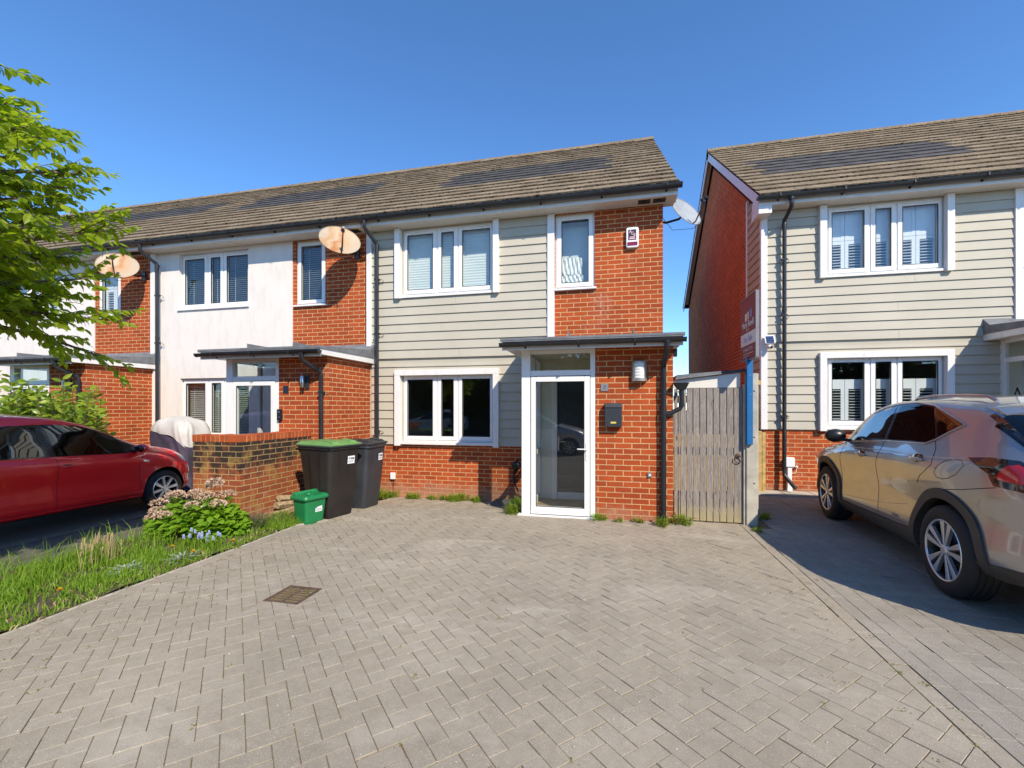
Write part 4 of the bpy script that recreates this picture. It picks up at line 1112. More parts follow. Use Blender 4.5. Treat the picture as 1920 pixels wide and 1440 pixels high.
# ------------------------------------------------------------------ estate agent's board
t = thing('for_sale_sign', 'maroon for sale board on a blue post above the gate post', 'sign', (1.70, 6.30, 0))
m = MB(); m.box(-.035, .035, -.035, .035, 1.055, 2.20); part(m, 'post', M['signblue'], t, bevel=.003)
for z in (1.25, 1.48, 1.70, 1.95):
    m = MB(); m.lathe([(0, .003), (.008, .002), (.009, 0)], (0, -1, 0), (.0, -.035, z), 10); part(m, 'screw', M['chrome'], t)
Y0, Y1, Z0, Z1 = -.33, .325, 2.165, 2.965
m = MB(); m.prism([(-.016, Y0, Z0), (-.016, Y0, Z1), (-.016, Y1-.10, Z1+.004), (-.016, Y1, Z1-.0), (-.016, Y1, Z0)], (.034, 0, 0)); bd = part(m, 'board', M['maroon'], t)
m = MB(); m.box(-.018, .020, Y0-.006, Y0-.0005, Z0-.005, Z1+.006); m.box(-.022, .022, Y0, Y1, Z0-.016, Z0-.0005); m.box(-.022, .022, Y0, Y1, Z1+.0045, Z1+.016); part(m, 'frame', M['plate'], bd)
m = MB(); m.box(-.0175, -.0162, Y0+.003, Y1-.003, Z0+.185, Z0+.345); part(m, 'white_band', M['signwhite'], bd)
LF = ((0, -1, 0), (0, 0, 1))
for nm, c, a, zt in (('white_square', 'signwhite', .135, .565), ('peach_square', 'signpeach', .035, .575), ('blue_square', 'signlightblue', -.085, .585)):
    boxpart(nm, M[c], bd, -.0175, -.0162, a-.085, a-.01, Z0+zt-.06, Z0+zt+.04)
for s_, sz, mat, y, z, b_ in (('Mark Revill', .115, 'signwhite', 0, .455, True), ('& Co', .062, 'signpeach', 0, .385, True), ('For Sale', .115, 'signlightblue', 0, .262, False), ('01444 417714', .070, 'signwhite', 0, .125, False)):
    text_mesh(s_, sz, M[mat], 'lettering', bd, face_mtx((-.0186, y, Z0+z), *LF), .0004, bold=b_)
m = MB(); m.box(-.0178, -.0162, -.22, .20, Z0+.068, Z0+.078); m.box(-.0178, -.0162, -.05, .20, Z0+.036, Z0+.046); part(m, 'small_print', M['signpeach'], bd)

# ------------------------------------------------------------------ low garden wall
t = thing('garden_wall', 'low brick garden wall with dark algae under its brick coping', 'wall', (0, 0, 0))
wt = .215; hz = 1.075
m = MB(); poly = [(-5.53, 4.83), (-4.77, 4.83), (-4.77, 6.50), (-4.77-wt, 6.50), (-4.77-wt, 4.83+wt), (-5.53, 4.83+wt)]
m.prism([(x, y, -.25) for x, y in poly], (0, 0, hz+.25)); part(m, 'wall', M['brick_old'], t)
m = MB(); gx = .0755
def cop(x0, x1, y0, y1): m.box(x0, x1, y0, y1, hz+random.uniform(.001, .005), hz+.097+random.uniform(-.006, .004), 0, random.random())
x = -5.54
while x < -5.03: cop(x, x+.066, 4.825, 4.83+wt+.005); x += gx
cop(-5.012, -4.768, 4.824, 4.824+.108)
y = 4.942
while y < 6.45: cop(-4.77-wt-.004, -4.765, y, y+.066); y += gx
def coping():
    tt = NT('coping_brick'); c = tt.mix(tt.attr('tint'), (.36, .062, .018), (.52, .13, .04))
    c = tt.mix(tt.ramp(tt.noise(9, 4, .65), [(.5, 0.0), (.7, .6)]), c, (.16, .07, .035)); c = tt.mix(.4, c, tt.ramp(tt.noise(120, 3, .7), [(.3, .5), (.65, 1.0)]), 'MULTIPLY')
    tt.col(c); tt.set(Roughness=.9, Specular_IOR_Level=.2); tt.bump(tt.noise(90, 3), .4, .005); return tt.m
cp = part(m, 'coping', coping(), t, bevel=.005)
m = MB(); m.box(-5.53, -5.0, 4.832, 4.83+wt-.002, hz+.001, hz+.086); m.box(-4.77-wt+.002, -4.772, 4.832, 6.49, hz+.001, hz+.0855); part(m, 'coping_mortar', plain('mortar', (.50, .36, .18), .95, .25, 20), t)

# logs at the wall foot
for i, (x, y, rz, ln, zz, lab) in enumerate(((-4.60, 5.55, 78, .62, .05, 'lowest split log at the foot of the brick wall'), (-4.62, 5.60, 84, .55, .125, 'middle split log leaning on the brick wall'), (-4.66, 5.66, 80, .48, .195, 'topmost split log beside the brown wheelie bin'))):
    o = thing('log', lab, 'log', (x, y, zz), R(rz), 'split logs by the wall')
    m = MB(); pr = [(-.045, -.035), (.05, -.04), (.06, .0), (.02, .045), (-.05, .03)]
    m.prism([(-ln/2, a, b) for a, b in pr], (ln, 0, 0)); ob = part(m, 'wood', M['log'], o, bevel=.006); ob.rotation_euler = (R(20*i), R((-4, 6, 9)[i]), 0)
# stone / kerb offcut by the porch
o = thing('paving_offcut', 'tilted grey slab offcut in the shade beside the porch', 'slab', (-1.80, 7.18, -.09), R(-8))
m = MB(); m.hexa([(-.30, -.19, -.02), (.30, -.19, -.02), (.30, .16, -.02), (-.30, .16, -.02), (-.20, -.04, .05), (.24, -.02, .055), (.24, .14, .075), (-.20, .14, .07)]); part(m, 'slab', M['olddrive'], o, bevel=.01)

# ------------------------------------------------------------------ bins
def wheelie(name, label, loc, rz, lidmat, bodymat, sticker=True, lidlift=0):
    """240 litre wheelie bin; its front faces local -y"""
    t = thing(name, label, 'wheelie bin', loc, rz, 'wheelie bins beside the wall')
    m = MB(); rings = []
    def ring(z, hw, yf, yb, r):
        pts = []
        for cx, cy, a0 in ((hw-r, yb-r, 0), (-hw+r, yb-r, 90), (-hw+r, yf+r, 180), (hw-r, yf+r, 270)):
            for k in range(5):
                a = R(a0+90*k/4); pts.append((cx+r*math.cos(a), cy+r*math.sin(a), z))
        return pts
    spec = [(.012, .215, -.23, .20, .05), (.03, .222, -.24, .21, .06), (.45, .25, -.285, .245, .06), (.90, .272, -.322, .30, .06), (.955, .276, -.33, .31, .06), (.957, .292, -.35, .325, .06), (.995, .292, -.35, .325, .06)]
    for s_ in spec: rings += ring(*s_)
    n = 20; m.add(rings, [(i*n+j, i*n+(j+1) % n, (i+1)*n+(j+1) % n, (i+1)*n+j) for i in range(len(spec)-1) for j in range(n)]+[tuple(range(n))[::-1]])
    for sx in (-1, 1):     # ribs and recessed panel edges
        m.hexa([(sx*.07-.012, -.236, .05), (sx*.07+.012, -.236, .05), (sx*.07+.012, -.20, .05), (sx*.07-.012, -.20, .05), (sx*.09-.012, -.333, .90), (sx*.09+.012, -.333, .90), (sx*.09+.012, -.28, .90), (sx*.09-.012, -.28, .90)])
        for yy in (-.08, .08):
            x0, x1 = sx*.221, sx*.277
            a = [(x0-.01, yy-.016, .05), (x0+.01*sx+.002*sx, yy-.016, .05), (x0+.01*sx+.002*sx, yy+.016, .05), (x0-.01, yy+.016, .05), (x1-.01, yy*1.3-.016, .90), (x1+.008*sx, yy*1.3-.016, .90), (x1+.008*sx, yy*1.3+.016, .90), (x1-.01, yy*1.3+.016, .90)]
            m.hexa(a)
    m.box(-.22, .22, .31, .36, .90, .955); m.tube([(-.25, .37, .945), (.25, .37, .945)], .015, 10)
    part(m, 'body', bodymat, t, smooth=True, angle=35)
    m = MB(); lz = 1.0
    spec = [(lz, .300, -.362, .35, .05), (lz+.022, .302, -.364, .355, .05), (lz+.030, .285, -.345, .35, .05), (lz+.055, .245, -.23, .345, .06), (lz+.062, .23, -.20, .33, .06)]
    rings = []
    for s_ in spec: rings += ring(*s_)
    m.add(rings, [(i*n+j, i*n+(j+1) % n, (i+1)*n+(j+1) % n, (i+1)*n+j) for i in range(len(spec)-1) for j in range(n)]+[tuple(range(n))[::-1], tuple(range(4*n, 5*n))])
    for sx in (-1, 1): m.hexa([(sx*.16-.06, -.33, lz+.03), (sx*.16+.06, -.33, lz+.03), (sx*.16+.05, -.15, lz+.05), (sx*.16-.05, -.15, lz+.05), (sx*.16-.05, -.30, lz+.062), (sx*.16+.05, -.30, lz+.062), (sx*.16+.05, -.12, lz+.085), (sx*.16-.05, -.12, lz+.085)])
    m.tube([(-.22, .37, lz+.0), (.22, .37, lz+.0)], .022, 10)
    part(m, 'lid', lidmat, t, smooth=True, angle=35)
    if sticker == 'green': boxpart('lid_rim', M['bin_lid_black'], t, -.304, .304, -.367, .30, lz-.012, lz+.012, bevel=.004)
    for sx in (-1, 1):
        m = MB(); m.lathe([(0, -.03), (.10, -.03), (.105, -.02), (.105, .02), (.10, .03), (0, .03)], (1, 0, 0), (sx*.25, .27, .105), 24); wh = part(m, 'wheel', M['rubber'], t, smooth=True)
    m = MB(); m.tube([(-.25, .27, .105), (.25, .27, .105)], .012, 8); part(m, 'axle', M['black'], t)
    m = MB(); a = .093; zs_ = (.74, .84); yy = lambda z: -.285-.037*(z-.45)/.45-.012
    m.quad((a-.05, yy(.74), .74), (a+.075, yy(.74), .74), (a+.075, yy(.85), .85), (a-.05, yy(.85), .85)); st = part(m, 'sticker', M['white'], t)
    m = MB()
    for b in ((-.030, .06, .818, .826), (-.035, -.020, .805, .818), (.0, .065, .800, .812), (.045, .065, .800, .822), (-.04, .068, .775, .779), (-.04, .05, .762, .765)):
        m.quad((a+b[0], yy(b[2])-.001, b[2]), (a+b[1], yy(b[2])-.001, b[2]), (a+b[1], yy(b[3])-.001, b[3]), (a+b[0], yy(b[3])-.001, b[3]))
    part(m, 'sticker_print', M['ink'], st)
    return t
wheelie('wheelie_bin', 'brown black wheelie bin with a green lid nearest the brick wall', (-4.0, 5.60, 0), R(76), M['bin_lid_green'], M['bin_black'], 'green')
wheelie('wheelie_bin', 'dark grey wheelie bin with a black lid beside the downpipe', (-3.94, 6.25, -.03), R(90), M['bin_lid_black'], M['bin_grey'])
t = thing('food_caddy', 'small green food waste caddy in front of the brown bin', 'food caddy', (-3.99, 5.17, 0), R(74))
m = MB()
def cring(z, hx, hy, r, yo=0):
    pts = []
    for cx, cy, a0 in ((hx-r, hy-r, 0), (-hx+r, hy-r, 90), (-hx+r, -hy+r, 180), (hx-r, -hy+r, 270)):
        for k in range(6):
            a = R(a0+90*k/5); pts.append((cx+r*math.cos(a), cy+r*math.sin(a)+yo, z))
    return pts
def stack(m, spec, cap=True):
    n = 24; rings = []
    for s_ in spec: rings += cring(*s_)
    k = len(spec); m.add(rings, [(i*n+j, i*n+(j+1) % n, (i+1)*n+(j+1) % n, (i+1)*n+j) for i in range(k-1) for j in range(n)]+[tuple(range(n))[::-1], tuple(range((k-1)*n, k*n))])
stack(m, [(.0, .128, .108, .03), (.022, .13, .11, .03), (.024, .136, .116, .035), (.335, .165, .145, .04)]); part(m, 'body', M['caddy'], t, smooth=True, angle=35)
m = MB(); stack(m, [(.325, .188, .168, .045), (.345, .192, .172, .045), (.372, .180, .160, .04), (.380, .155, .135, .04), (.382, .13, .11, .04)])
stack(m, [(.378, .06, .05, .03, .0), (.398, .055, .045, .03, 0), (.40, .04, .03, .02, 0)])
for sx in (-1, 1): m.hexa([(sx*.09-.03, -.162, .365), (sx*.09+.03, -.162, .365), (sx*.09+.03, -.10, .38), (sx*.09-.03, -.10, .38), (sx*.09-.03, -.156, .392), (sx*.09+.03, -.156, .392), (sx*.09+.03, -.10, .392), (sx*.09-.03, -.10, .392)])
part(m, 'lid', M['caddy'], t, smooth=True, angle=35)
m = MB(); hz_ = .385
m.prism([(-.175, .06, hz_-.03), (-.175, .085, hz_-.03), (-.175, .125, hz_+.02), (-.175, .10, hz_+.03)], (.35, 0, 0)); m.prism([(-.175, -.02, hz_-.04), (-.175, .06, hz_-.03), (-.175, .10, hz_+.03), (-.175, .08, hz_+.03)], (.02, 0, 0)); m.prism([(.155, -.02, hz_-.04), (.155, .06, hz_-.03), (.155, .10, hz_+.03), (.155, .08, hz_+.03)], (.02, 0, 0))
part(m, 'handle', M['caddy'], t, bevel=.004)
m = MB(); yy = lambda z: -.116-.029*(z-.024)/.311-.0012
m.quad((-.01, yy(.15), .15), (.095, yy(.15), .15), (.095, yy(.20), .20), (-.01, yy(.20), .20)); m.quad((.0, yy(.20), .2005), (.085, yy(.20), .2005), (.095, yy(.225), .225), (.02, yy(.215), .215)); st = part(m, 'sticker', M['white'], t)
m = MB()
for z in (.162, .175, .188): m.quad((0, yy(z)-.001, z), (.085, yy(z)-.001, z), (.085, yy(z)-.001, z+.004), (0, yy(z)-.001, z+.004))
part(m, 'sticker_print', M['caddy'], st)

# covered barbecue behind the low wall
t = thing('covered_barbecue', 'draped cover in silver white and dark purple behind the low wall', 'covered barbecue', (-8.02, 6.78, -.02))
from mathutils import noise as mnoise
def drape(part_):
    """cloth pulled over a low, roughly rectangular barbecue: boxy section, creased skirt, slanting seam"""
    m = MB(); N = 120; K = 34; vs = []
    for k in range(K+1):
        q = k/K
        for j in range(N):
            a = 2*math.pi*j/N; ca, sa = math.cos(a), math.sin(a)
            seam = 1.02-.20*ca+.03*math.sin(3*a)
            top = 1.385
            ph = q*R(87)
            z = seam+(top-seam)*math.sin(ph)**.85 if part_ else .04+(seam-.04)*q
            e = 2/3.6; bx = abs(ca)**e*(1 if ca > 0 else -1); by = abs(sa)**e*(1 if sa > 0 else -1)
            k_ = math.cos(ph)**.62 if part_ else 1.0
            nz = mnoise.noise(Vector((ca*1.6, sa*1.6, z*2.2)))*.07+(.5-abs(mnoise.noise(Vector((ca*3.1+z*2.0, sa*3.1, z*1.2+4)))))*.09-.03
            x = .47*bx*k_*(1+nz)+.20*(1-ca)*max(0, z-1.0)*.8; y = .34*by*k_*(1+nz*1.3)
            z += .045*mnoise.noise(Vector((x*5, y*5, 3)))*k_ if part_ else 0
            z += (.05*mnoise.noise(Vector((x*2.5, y*2.5, 9)))-.06*(x+.1)*0) if part_ else .05*mnoise.noise(Vector((.47*bx*(1+nz)*2.5, y*2.5, 9)))*q
            vs.append((x, y, z))
    m.add(vs, [(k*N+j, k*N+(j+1) % N, (k+1)*N+(j+1) % N, (k+1)*N+j) for k in range(K) for j in range(N)]+([tuple(range(K*N, K*N+N))] if part_ else []))
    return m
part(drape(1), 'upper_cover', M['cover_white'], t, smooth=True, angle=180)
part(drape(0), 'lower_cover', M['cover_purple'], t, smooth=True, angle=180)

# ------------------------------------------------------------------ plants
def leafcard(mb, p, d, up, L, Wd, fold=.25, droop=.15, mi=0, tint=None, seg=2):
    """leaf: pointed oval of two folded halves, base p, direction d, face normal up"""
    d = d.normalized(); s = d.cross(up)
    if s.length < 1e-5: s = d.orthogonal()
    s.normalize(); n = s.cross(d).normalized()
    pts = [p]; 
    mids = []
    prof = ((.30, .42), (.62, .44), (1.0, 0))
    vs = [tuple(p)]
    for q, wv in prof[:2]:
        c = p+d*(L*q)-n*(droop*L*q*q)
        vs += [tuple(c+s*(Wd*wv)+n*(fold*Wd*wv)), tuple(c), tuple(c-s*(Wd*wv)+n*(fold*Wd*wv))]
    vs.append(tuple(p+d*L-n*(droop*L)))
    t = random.random() if tint is None else tint
    mb.add(vs, [(0, 2, 1), (0, 3, 2), (1, 2, 5, 4), (2, 3, 6, 5), (4, 5, 7), (5, 6, 7)], mi, t)
def rv(k=1.0): return Vector((random.uniform(-k, k), random.uniform(-k, k), random.uniform(-k, k)))

def curve_pts(a, b, sag=0, n=6, wob=.05):
    a, b = Vector(a), Vector(b); out = []
    o = rv(wob)
    for i in range(n+1):
        q = i/n; p = a.lerp(b, q); p += o*math.sin(q*math.pi); p.z += sag*math.sin(q*math.pi); out.append(p)
    return out

# street tree on the grass strip
random.seed(41)
t = thing('leafy_tree', 'young tree with bright green toothed leaves leaning in from the left edge', 'tree', (-5.12, 1.40, 0))
bm_ = MB(); lf = MB()
top = Vector((.05, .1, 4.9))
trunk = [Vector((0, 0, -.1)), Vector((.02, .02, .8)), Vector((-.03, .04, 1.7)), Vector((.02, .05, 2.6)), Vector((.08, .1, 3.5)), Vector((.05, .1, 4.4)), Vector((.1, .12, 5.1))]
bm_.tube(trunk, [.10, .085, .075, .065, .048, .03, .012], 10)
def sprig(a, b, leaves=True, r=.010, dens=1.0):
    """a twig with alternate drooping leaves"""
    pts = curve_pts(a, b, random.uniform(-.02, .05), 5, .03)
    bm_.tube(pts, [r*(1-.75*i/5) for i in range(6)], 4, caps=False)
    L = (Vector(b)-Vector(a)).length; n = max(4, int(L/.024*dens)); dirn = (Vector(b)-Vector(a)).normalized()
    side = dirn.cross(Vector((0, 0, 1))).normalized()
    for i in range(n):
        q = .15+.87*i/n; k = min(4.999, q*5); j = int(k); p = pts[j].lerp(pts[j+1], k-j) if j < 5 else pts[5]
        sg = 1 if i % 2 else -1
        d = dirn*random.uniform(.4, .9)+side*sg*random.uniform(.5, 1.0)+Vector((0, 0, random.uniform(-1.0, .2)))
        leafcard(lf, p, d, Vector((0, 0, 1))+rv(.9), random.uniform(.060, .100), random.uniform(.040, .058), random.uniform(.1, .4), random.uniform(.05, .4))
    d = dirn+Vector((0, 0, -.3)); leafcard(lf, pts[5], d, Vector((0, 0, 1)), .07, .035)
def limb(h, tgt, nsub, r=.03):
    a = Vector((.03, .06, h)); b = Vector(tgt)
    pts = curve_pts(a, b, .12, 8, .12); L = (b-a).length
    bm_.tube(pts, [r*(1-.8*i/8)+.003 for i in range(9)], 6, caps=False)
    for k in range(nsub):
        q = random.uniform(.22, 1.0); kk = min(7.999, q*8); j = int(kk); p = pts[j].lerp(pts[j+1], kk-j)
        dirn = (pts[j+1]-pts[j]).normalized()
        side = dirn.cross(Vector((0, 0, 1))).normalized()*random.choice((-1, 1))
        e = p+(dirn*random.uniform(.3, 1)+side*random.uniform(.1, 1.0)+Vector((0, 0, random.uniform(-.55, .55)))).normalized()*random.uniform(.25, .55)*(1.1-.35*q)
        sprig(p, e, r=.006)
    sprig(pts[7], b+(b-pts[6]).normalized()*.25, r=.006)
n_ = 0
while n_ < 118:
    d = rv(); 
    if not .35 < d.length < 1: continue
    tg = (0.02+d.x*1.18*(1-.5*max(0, d.z)), .62+d.y*1.25*(1-.5*max(0, d.z)), 3.15+d.z*1.12); n_ += 1
    limb(max(1.75, min(4.3, tg[2]-.55*math.hypot(tg[0], tg[1]-.1))), tg, 15, .02)
for k in range(12):     # the sunward half of the crown
    limb(random.uniform(2.2, 3.6), (random.uniform(.5, 2.0), random.uniform(-1.5, -.1), random.uniform(3.4, 4.25)), 14, .02)
for k in range(10): limb(random.uniform(2.0, 3.2), (random.uniform(-1.6, .6), random.uniform(-1.7, .2), random.uniform(2.5, 4.1)), 14, .02)
limb(3.6, (.29, 1.15, 4.30), 9, .014)
for k in range(5): limb(random.uniform(1.9, 2.9), (random.uniform(-.5, .45), random.uniform(.6, 1.55), random.uniform(2.3, 3.7)), 16, .02)
for (h, tg, ns) in ((2.3, (.80, 1.50, 3.05), 24), (2.1, (.70, 1.52, 2.30), 22), (2.5, (.66, 1.42, 3.52), 20), (2.9, (.40, 1.2, 3.8), 18), (1.95, (.42, 1.75, 2.02), 16)): limb(h, tg, ns)
part(bm_, 'trunk', M['bark'], t, smooth=True)
part(lf, 'crown', M['leaf'], t)

# laurel bush behind the red car
random.seed(5)
t = thing('laurel_bush', 'glossy green laurel bush growing behind the red car', 'bush', (-9.0, 5.45, 0))
st = MB(); lf = MB()
def shoot(base, tip, n, q0=.25):
    pts = curve_pts(base, tip, 0, 6, .06); st.tube(pts, [.011, .010, .009, .008, .006, .005, .003], 5, caps=False)
    for k in range(n):
        q = q0+(1-q0)*k/(n-1); kk = min(5.999, q*6); j = int(kk); p = pts[j].lerp(pts[j+1], kk-j); a = k*2.4+random.uniform(-.4, .4)
        leafcard(lf, p, Vector((math.cos(a), math.sin(a), random.uniform(.1, .9))), Vector((.2, -.6, .6))+rv(.7), random.uniform(.11, .17), random.uniform(.055, .078), .12, .2)
for i in range(170):
    bx, by = random.uniform(-2.2, .75), random.uniform(-.7, .5)
    hgt = random.uniform(1.2, 1.92)-.45*max(0, bx-.05)
    shoot((bx*.85, by*.7, .1), (bx+random.uniform(-.15, .25), by+random.uniform(-.2, .1), hgt), 28)
for tipx, tipz in ((.45, 1.98), (1.0, 1.76), (-.3, 1.98), (-.7, 2.06), (-1.1, 2.10), (.2, 1.78), (.72, 1.55), (1.18, 1.45), (-.1, 1.88), (-1.5, 2.1), (.95, 1.5)):
    shoot((tipx-.25, -.1, .3), (tipx+.05, -.25, tipz), 46)
part(st, 'stems', M['bark'], t, smooth=True); part(lf, 'foliage', M['laurel'], t)

# hydrangea with dried flower heads
random.seed(9)
t = thing('hydrangea', 'green hydrangea with dried pinkish flower heads in front of the brick wall', 'shrub', (-4.83, 4.40, 0))
st = MB(); lf = MB(); fl = MB()
heads = [(-.52, .02, .47), (-.40, -.05, .50), (-.28, .10, .46), (-.15, .0, .52), (.0, .10, .60), (.10, .02, .66), (.18, .12, .50), (-.46, -.22, .34), (-.33, -.28, .30), (-.06, -.12, .40), (.22, -.06, .42), (-.60, -.10, .40), (-.18, .18, .42), (-.55, -.2, .25), (.05, -.05, .50)]
for hx_, hy_, hz_ in heads:
    st.tube(curve_pts((hx_*.6, hy_*.6+.05, .0), (hx_, hy_, hz_-.04), .02, 5, .04), [.007, .006, .006, .005, .004, .004], 5, caps=False)
    for k in range(130):
        d = rv().normalized(); d.z = abs(d.z)*.8-.18; p = Vector((hx_, hy_, hz_-.03))+Vector((d.x*.088, d.y*.088, d.z*.065))
        leafcard(fl, p-d*.004, d+rv(.9), rv(), random.uniform(.020, .032), .024, .4, .3)
for k in range(1150):
    a = random.uniform(0, 2*math.pi); r_ = math.sqrt(random.random()); x = -.13+.60*r_*math.cos(a); y = .0+.36*r_*math.sin(a)
    hmax = (.44-.30*r_**2.2)*(1+.15*math.sin(x*9)); z = hmax*random.random()**.55
    d = Vector((math.cos(a)*.8, math.sin(a)*.8-.25, random.uniform(-.25, .6)))+rv(.4)
    leafcard(lf, Vector((x, y, z)), d, Vector((0, -.2, 1))+rv(.35), random.uniform(.07, .11), random.uniform(.06, .085), .12, .25)
part(st, 'stems', M['bark'], t); part(lf, 'foliage', M['hyd'], t); part(fl, 'flower_heads', M['deadbloom'], t)

# grass strip
random.seed(3)
def blades(mb, n, box, hmin, hmax, dens=None, wid=.0045, lean=.6):
    for i in range(n):
        x, y = random.uniform(box[0], box[1]), random.uniform(box[2], box[3])
        if dens and random.random() > dens(x, y): continue
        h = random.uniform(hmin, hmax); a = random.uniform(0, 6.283); l = random.uniform(.1, lean)*h; wa = random.uniform(0, 3.14); wx, wy = math.cos(wa)*wid, math.sin(wa)*wid
        z0 = .0; p1 = (x+math.cos(a)*l*.35, y+math.sin(a)*l*.35, z0+h*.6); p2 = (x+math.cos(a)*l, y+math.sin(a)*l, z0+h*(1-.15*l/h))
        mb.add([(x-wx, y-wy, z0), (x+wx, y+wy, z0), (p1[0]+wx*.8, p1[1]+wy*.8, p1[2]), (p1[0]-wx*.8, p1[1]-wy*.8, p1[2]), p2], [(0, 1, 2, 3), (3, 2, 4)])
clump = lambda x, y: .25+.75*(.5+.5*math.sin(x*7+1.3*math.sin(y*5))*math.sin(y*6.1+x))
m = MB()
blades(m, 17000, (-5.5, -4.06, 1.3, 3.7),   .03, .10, lambda x, y: clump(x, y)**1.7*(1-.55*sm(-4.4, -4.08, x)))
blades(m, 4200, (-5.45, -4.07, 3.3, 4.75), .03, .10, lambda x, y: clump(x, y)*.8)
blades(m, 1200, (-5.6, -4.75, 2.2, 4.0), .14, .30, lambda x, y: clump(x, y)*.7, .0035, .9)
blades(m, 1700, (-4.6, -3.95, 4.7, 5.35), .04, .14, lambda x, y: 1 if x < -4.02+.55*(y-4.95)*(y > 4.95) else 0, .004)
blades(m, 900, (-4.14, -4.045, 1.3, 4.7), .02, .06, None, .004, 1.0)
tag(m.build('grass', M['grass'], kind='stuff'), 'long bright green grass along the kerb of the paving', 'grass')
m = MB()
blades(m, 900, (-4.75, -4.0, 1.4, 4.8), .012, .05, lambda x, y: .3+.7*sm(-4.5, -4.05, x), .005, 2.4)
for k in range(26):
    x, y = -4.92+random.gauss(0, .07), 3.28+random.gauss(0, .09); h = random.uniform(.16, .30)
    m.tube([(x, y, 0), (x+random.uniform(-.03, .03), y+random.uniform(-.03, .03), h)], .0025, 4); m.tube([(x, y, h*.75), (x+.004, y, h)], .006, 5)
tag(m.build('dry_grass', M['straw'], kind='stuff'), 'dead straw coloured grass stalks and thatch in the green strip', 'dry grass')

# dandelions, grape hyacinths, silver-leaved plant, heather
for x, y, lab in ((-4.50, 3.70, 'yellow dandelion by the pale blue flowers'), (-4.14, 3.62, 'yellow dandelion nearest the kerb in the middle of the strip'), (-4.06, 4.02, 'small yellow dandelion below the hydrangea on the right'), (-4.30, 2.62, 'tiny yellow dandelion alone in the long grass')):
    o = thing('dandelion', lab, 'dandelion', (x, y, 0), 0, 'dandelions in the grass')
    m = MB(); m.tube([(0, 0, 0), (.01, 0, .05), (.01, -.01, .085)], .0025, 5); part(m, 'stem', M['weed'], o)
    m = MB()
    for k in range(70):
        a = k*2.4; q = math.sqrt(k/70); d = Vector((math.cos(a)*q, math.sin(a)*q-.3, 1.05-q*.75)); leafcard(m, Vector((.01, -.01, .085)), d, Vector((0, 0, 1)), .024, .008, 0, .1)
    part(m, 'flower_head', M['yellow'], o)
    m = MB()
    for k in range(9):
        a = k*.7; leafcard(m, Vector((0, 0, .008)), Vector((math.cos(a), math.sin(a), .25)), Vector((0, 0, 1)), random.uniform(.08, .12), .024, .1, .3)
    part(m, 'leaves', M['weed'], o)
o = thing('grape_hyacinths', 'clump of pale blue grape hyacinths in front of the hydrangea', 'flowers', (-4.42, 3.93, 0))
s_ = MB()
for k in range(17):
    x, y = random.uniform(-.22, .24), random.gauss(0, .07); h = random.uniform(.09, .17)
    s_.tube([(x, y, 0), (x+.005, y, h)], .0025, 5); m = MB()
    for j in range(26):
        a = j*2.4; z = h+.042*j/26-.01; r_ = .012*(1-.6*j/26); m.ball((x+.005+r_*math.cos(a), y+r_*math.sin(a), z), .0048, 5, 4)
    part(m, 'flower', M['blueflower'], o)
blades(s_, 130, (-.26, .26, -.12, .12), .08, .16)
part(s_, 'stems', M['weed'], o)
for x, y, sz, lab in ((-4.42, 3.18, .16, 'silver grey leaved plant in the grass, nearer the camera'), (-4.20, 3.55, .15, 'silver grey leaved plant close to the kerb under the blue flowers')):
    o = thing('silver_plant', lab, 'plant', (x, y, 0), 0, 'silver leaved plants')
    m = MB()
    for k in range(70):
        a = random.uniform(0, 6.28); q = random.random()*sz*.7; leafcard(m, Vector((q*math.cos(a), q*math.sin(a), random.uniform(.01, .06))), Vector((math.cos(a), math.sin(a), random.uniform(.0, .9))), Vector((0, 0, 1)), random.uniform(.04, .08), .014, .2, .3)
    part(m, 'leaves', M['silverleaf'], o)
for x, y, sz, hh, mat, n_, lab in ((-4.47, 4.70, .24, .24, 'heather', 1500, 'dark green feathery heather by the corner of the brick wall'), (-4.28, 5.02, .20, .20, 'weed', 900, 'pale green feathery herb between the heather and the green caddy')):
    o = thing('low_shrub', lab, 'shrub', (x, y, 0))
    m = MB(); s_ = MB()
    for k in range(n_//14):
        a = random.uniform(0, 6.28); r_ = sz*math.sqrt(random.random()); b = Vector((r_*.4*math.cos(a), r_*.4*math.sin(a), 0)); e = Vector((r_*math.cos(a), r_*math.sin(a), hh*random.uniform(.5, 1.05)*(1-.45*(r_/sz)**2)))
        pts = curve_pts(b, e, 0, 4, .02); s_.tube(pts, .0022, 4, caps=False)
        for j in range(14):
            q = .2+.8*j/13; kk = min(3.999, q*4); i_ = int(kk); p = pts[i_].lerp(pts[i_+1], kk-i_); leafcard(m, p, (e-b).normalized()*.6+rv(.8), Vector((0, 0, 1)), random.uniform(.022, .038), .006, .1, .2)
    part(s_, 'stems', M['bark'], o); part(m, 'foliage', M[mat], o)

# weeds along the wall feet
def weed(x, y, sz, n_, lab, red=False, z=None):
    o = thing('weed', lab, 'weed', (x, y, g(x, y) if z is None else z), random.uniform(0, 6), 'weeds at the foot of the walls')
    m = MB(); r_ = MB(); sz *= 1.25; n_ = int(n_*1.5)
    for k in range(n_):
        a = random.uniform(0, 6.28); q = random.random()*sz; p = Vector((q*math.cos(a), q*math.sin(a)*.6, random.uniform(0, .5*sz)))
        leafcard(r_ if red and k % 3 == 0 else m, p, Vector((math.cos(a), math.sin(a), random.uniform(.2, 1.8))), Vector((0, 0, 1)), random.uniform(.03, .08)*min(1.4, sz/.1), random.uniform(.010, .02), .2, .4)
    blades(m, n_//2, (-sz, sz, -sz*.5, sz*.5), sz*.4, sz*1.2)
    part(m, 'leaves', M['weed'], o)
    if r_.f: part(r_, 'red_leaves', M['redweed'], o)
